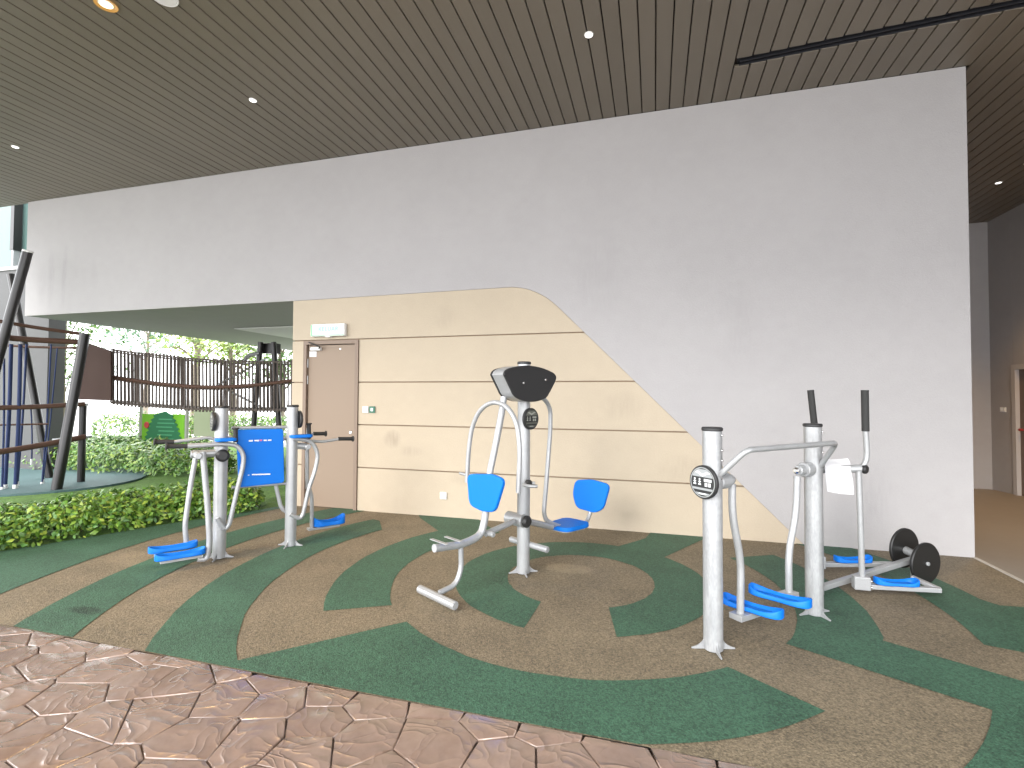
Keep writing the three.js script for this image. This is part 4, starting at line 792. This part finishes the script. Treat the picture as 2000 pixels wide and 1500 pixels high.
function hedge(path, width, height, count, size, label) {
  const b = V3(path[0][0], 0, path[0][1]), t = thing('hedge', label, 'hedge', b, 'clipped hedges beyond the gym floor');
  const segs = []; let L = 0; for (let i = 0; i < path.length - 1; i++) { const l = Math.hypot(path[i + 1][0] - path[i][0], path[i + 1][1] - path[i][1]); segs.push([L, l, i]); L += l; }
  const at = s => { const g = segs.find(g => s <= g[0] + g[1]) ?? segs[segs.length - 1], k = Math.min(1, (s - g[0]) / g[1]), a = path[g[2]], c = path[g[2] + 1]; return [a[0] + (c[0] - a[0]) * k, a[1] + (c[1] - a[1]) * k, (c[0] - a[0]) / g[1], (c[1] - a[1]) / g[1]]; };
  const spots = [];
  for (let i = 0; i < count; i++) {
    const s = rnd() * L, [x, z, dx, dz] = at(s), ang = rr(0, Math.PI), lump = 0.86 + 0.22 * (n8(s * 0.33, ang * 0.12) + n16(s * 0.4 + 0.3, ang * 0.3)), r = Math.pow(rnd(), 0.28) * lump;
    const ex = Math.sign(Math.cos(ang)) * Math.pow(Math.abs(Math.cos(ang)), 0.6), ey = Math.pow(Math.sin(ang), 0.6);
    const o = ex * width / 2 * r, y = Math.max(0.02, ey * height * r);
    const endK = Math.min(1, Math.min(s, L - s) / (width * 0.5)), rk = Math.sqrt(Math.max(0.05, 1 - (1 - endK) ** 2));
    spots.push([x - dz * o * rk + rr(-0.03, 0.03), y * (0.4 + 0.6 * rk), z + dx * o * rk + rr(-0.03, 0.03), -dz * ex * 0.8, 0.35 + ey, dx * ex * 0.8]);
  }
  colMesh(t, 'foliage', leaves(spots, size, HC, 0.7));
  const twig = []; for (let s = 0.15; s < L; s += 0.22) { const [x, z] = at(s); for (let k = 0; k < 2; k++) twig.push(tube([V3(x + rr(-0.1, 0.1), -0.02, z + rr(-0.1, 0.1)), V3(x + rr(-0.2, 0.2), height * 0.5, z + rr(-0.2, 0.2)), V3(x + rr(-0.25, 0.25), height * 0.85, z + rr(-0.25, 0.25))], 0.008, 0.1, 5)); }
  part(t, 'stems', twig, wood);
}
{
  const edge = [[-6.35, -2.2], [-6.0, -3.3], [-5.69, -4.0], [-5.41, -4.66], [-5.16, -5.05], [-4.93, -5.6]].map(([x, z], i, a) => { const j = Math.min(i + 1, a.length - 1), k = Math.max(i - 1, 0), dx = a[j][0] - a[k][0], dz = a[j][1] - a[k][1], l = Math.hypot(dx, dz); return [x + dz / l * 0.38, z - dx / l * 0.38]; });
  hedge(edge, 0.72, 0.36, 10000, 0.065, 'low leafy hedge bordering the striped rubber floor');
  const p = (x, y) => { const q = onY(x, y, 0); return [q.x, q.z]; };
  hedge([[-7.9, -7.75], [-9.5, -7.75], [-11.5, -7.6], [-13.6, -7.6]], 1.1, 0.5, 8000, 0.09, 'rounded hedge standing on the lawn behind the play mat');
  hedge([[-10.4, -9.6], [-12, -9.7], [-14.5, -9.6]], 1.0, 0.45, 4500, 0.1, 'hedge row in front of the lime green sign');
  hedge([[-6.0, -8.6], [-7.2, -9.6], [-8.6, -11.2]], 1.0, 0.72, 4500, 0.1, 'hedge behind the blue back panel, below the bridge posts');
  hedge([[-10.5, -13.6], [-12.5, -14.4], [-16, -14.4], [-20, -13.8]], 1.2, 0.8, 4500, 0.12, 'far hedge behind the lime green sign');
}
const TREECOL = [[[0.07, 0.17, 0.03], [0.11, 0.23, 0.04], [0.17, 0.27, 0.05]], [[0.05, 0.13, 0.06], [0.08, 0.19, 0.09]], [[0.2, 0.3, 0.03], [0.26, 0.34, 0.05], [0.14, 0.25, 0.03]]];
function tree(x, z, h, spread, low, count, col, label, trunkR = 0.12, size = 0.2) {
  const t = thing('garden_tree', label, 'tree', V3(x, -0.15, z), 'trees beyond the opening');
  const limbs = [], tips = [];
  part(t, 'trunk', tube([V3(x, -0.15, z), V3(x + rr(-0.1, 0.1), h * 0.3, z), V3(x + rr(-0.2, 0.2), h * 0.62, z), V3(x + rr(-0.3, 0.3), h * 0.9, z)], trunkR, 0.4, 10, trunkR * 0.3), std([0.2, 0.17, 0.13], 0.9));
  for (let i = 0; i < 14; i++) { const a = i * 2.4 + rr(-0.4, 0.4), y0 = low + (h * 0.85 - low) * i / 14, L = spread * rr(0.6, 1) * (1 - 0.45 * i / 14), e = V3(x + Math.cos(a) * L, y0 + L * rr(0.1, 0.45), z + Math.sin(a) * L), m = V3(x + Math.cos(a) * L * 0.5, y0 + L * 0.3, z + Math.sin(a) * L * 0.5); limbs.push(tube([V3(x, y0 - 0.2, z), m, e], trunkR * 0.28, 0.4, 6, 0.012)); for (let k = 0; k < 5; k++) tips.push(V3(x, y0, z).lerp(k < 2 ? m : e, rr(0.7, 1.1)).add(V3(rr(-0.4, 0.4), rr(-0.25, 0.35), rr(-0.4, 0.4)))); }
  part(t, 'limbs', limbs, std([0.18, 0.15, 0.11], 0.9));
  const spots = []; for (let i = 0; i < count; i++) { const c = tips[Math.floor(rnd() * tips.length)], R = 0.55; const d = V3(rr(-1, 1), rr(-0.6, 0.6), rr(-1, 1)); spots.push([c.x + d.x * R, c.y + d.y * R * 0.8, c.z + d.z * R, d.x * 0.4, 1, d.z * 0.4]); }
  colMesh(t, 'crown', leaves(spots, size, TREECOL[col], 0.6));
}
{
  const at = (px, z) => onZ(px, 772, z).x;
  tree(at(128, -10.5), -10.5, 5.2, 1.4, 1.8, 1300, 0, 'bright green tree beside the grey neighbouring wall', 0.06, 0.16);
  tree(at(285, -19), -19, 6.6, 3.0, 3.2, 1300, 1, 'sparse blue green tree seen above the slatted bridge', 0.12, 0.22);
  tree(at(382, -17), -17, 6.8, 2.0, 3.0, 1100, 2, 'yellow green tree with a pale trunk above the slatted bridge', 0.2, 0.2);
  tree(at(455, -16), -16, 5.6, 1.8, 2.4, 1700, 2, 'yellow green bushy tree left of the bridge posts', 0.12, 0.2);
  tree(at(548, -15), -15, 5.0, 1.5, 1.8, 1700, 0, 'dense green tree behind the bridge posts', 0.12, 0.18);
}

renderer.render(scene, camera);
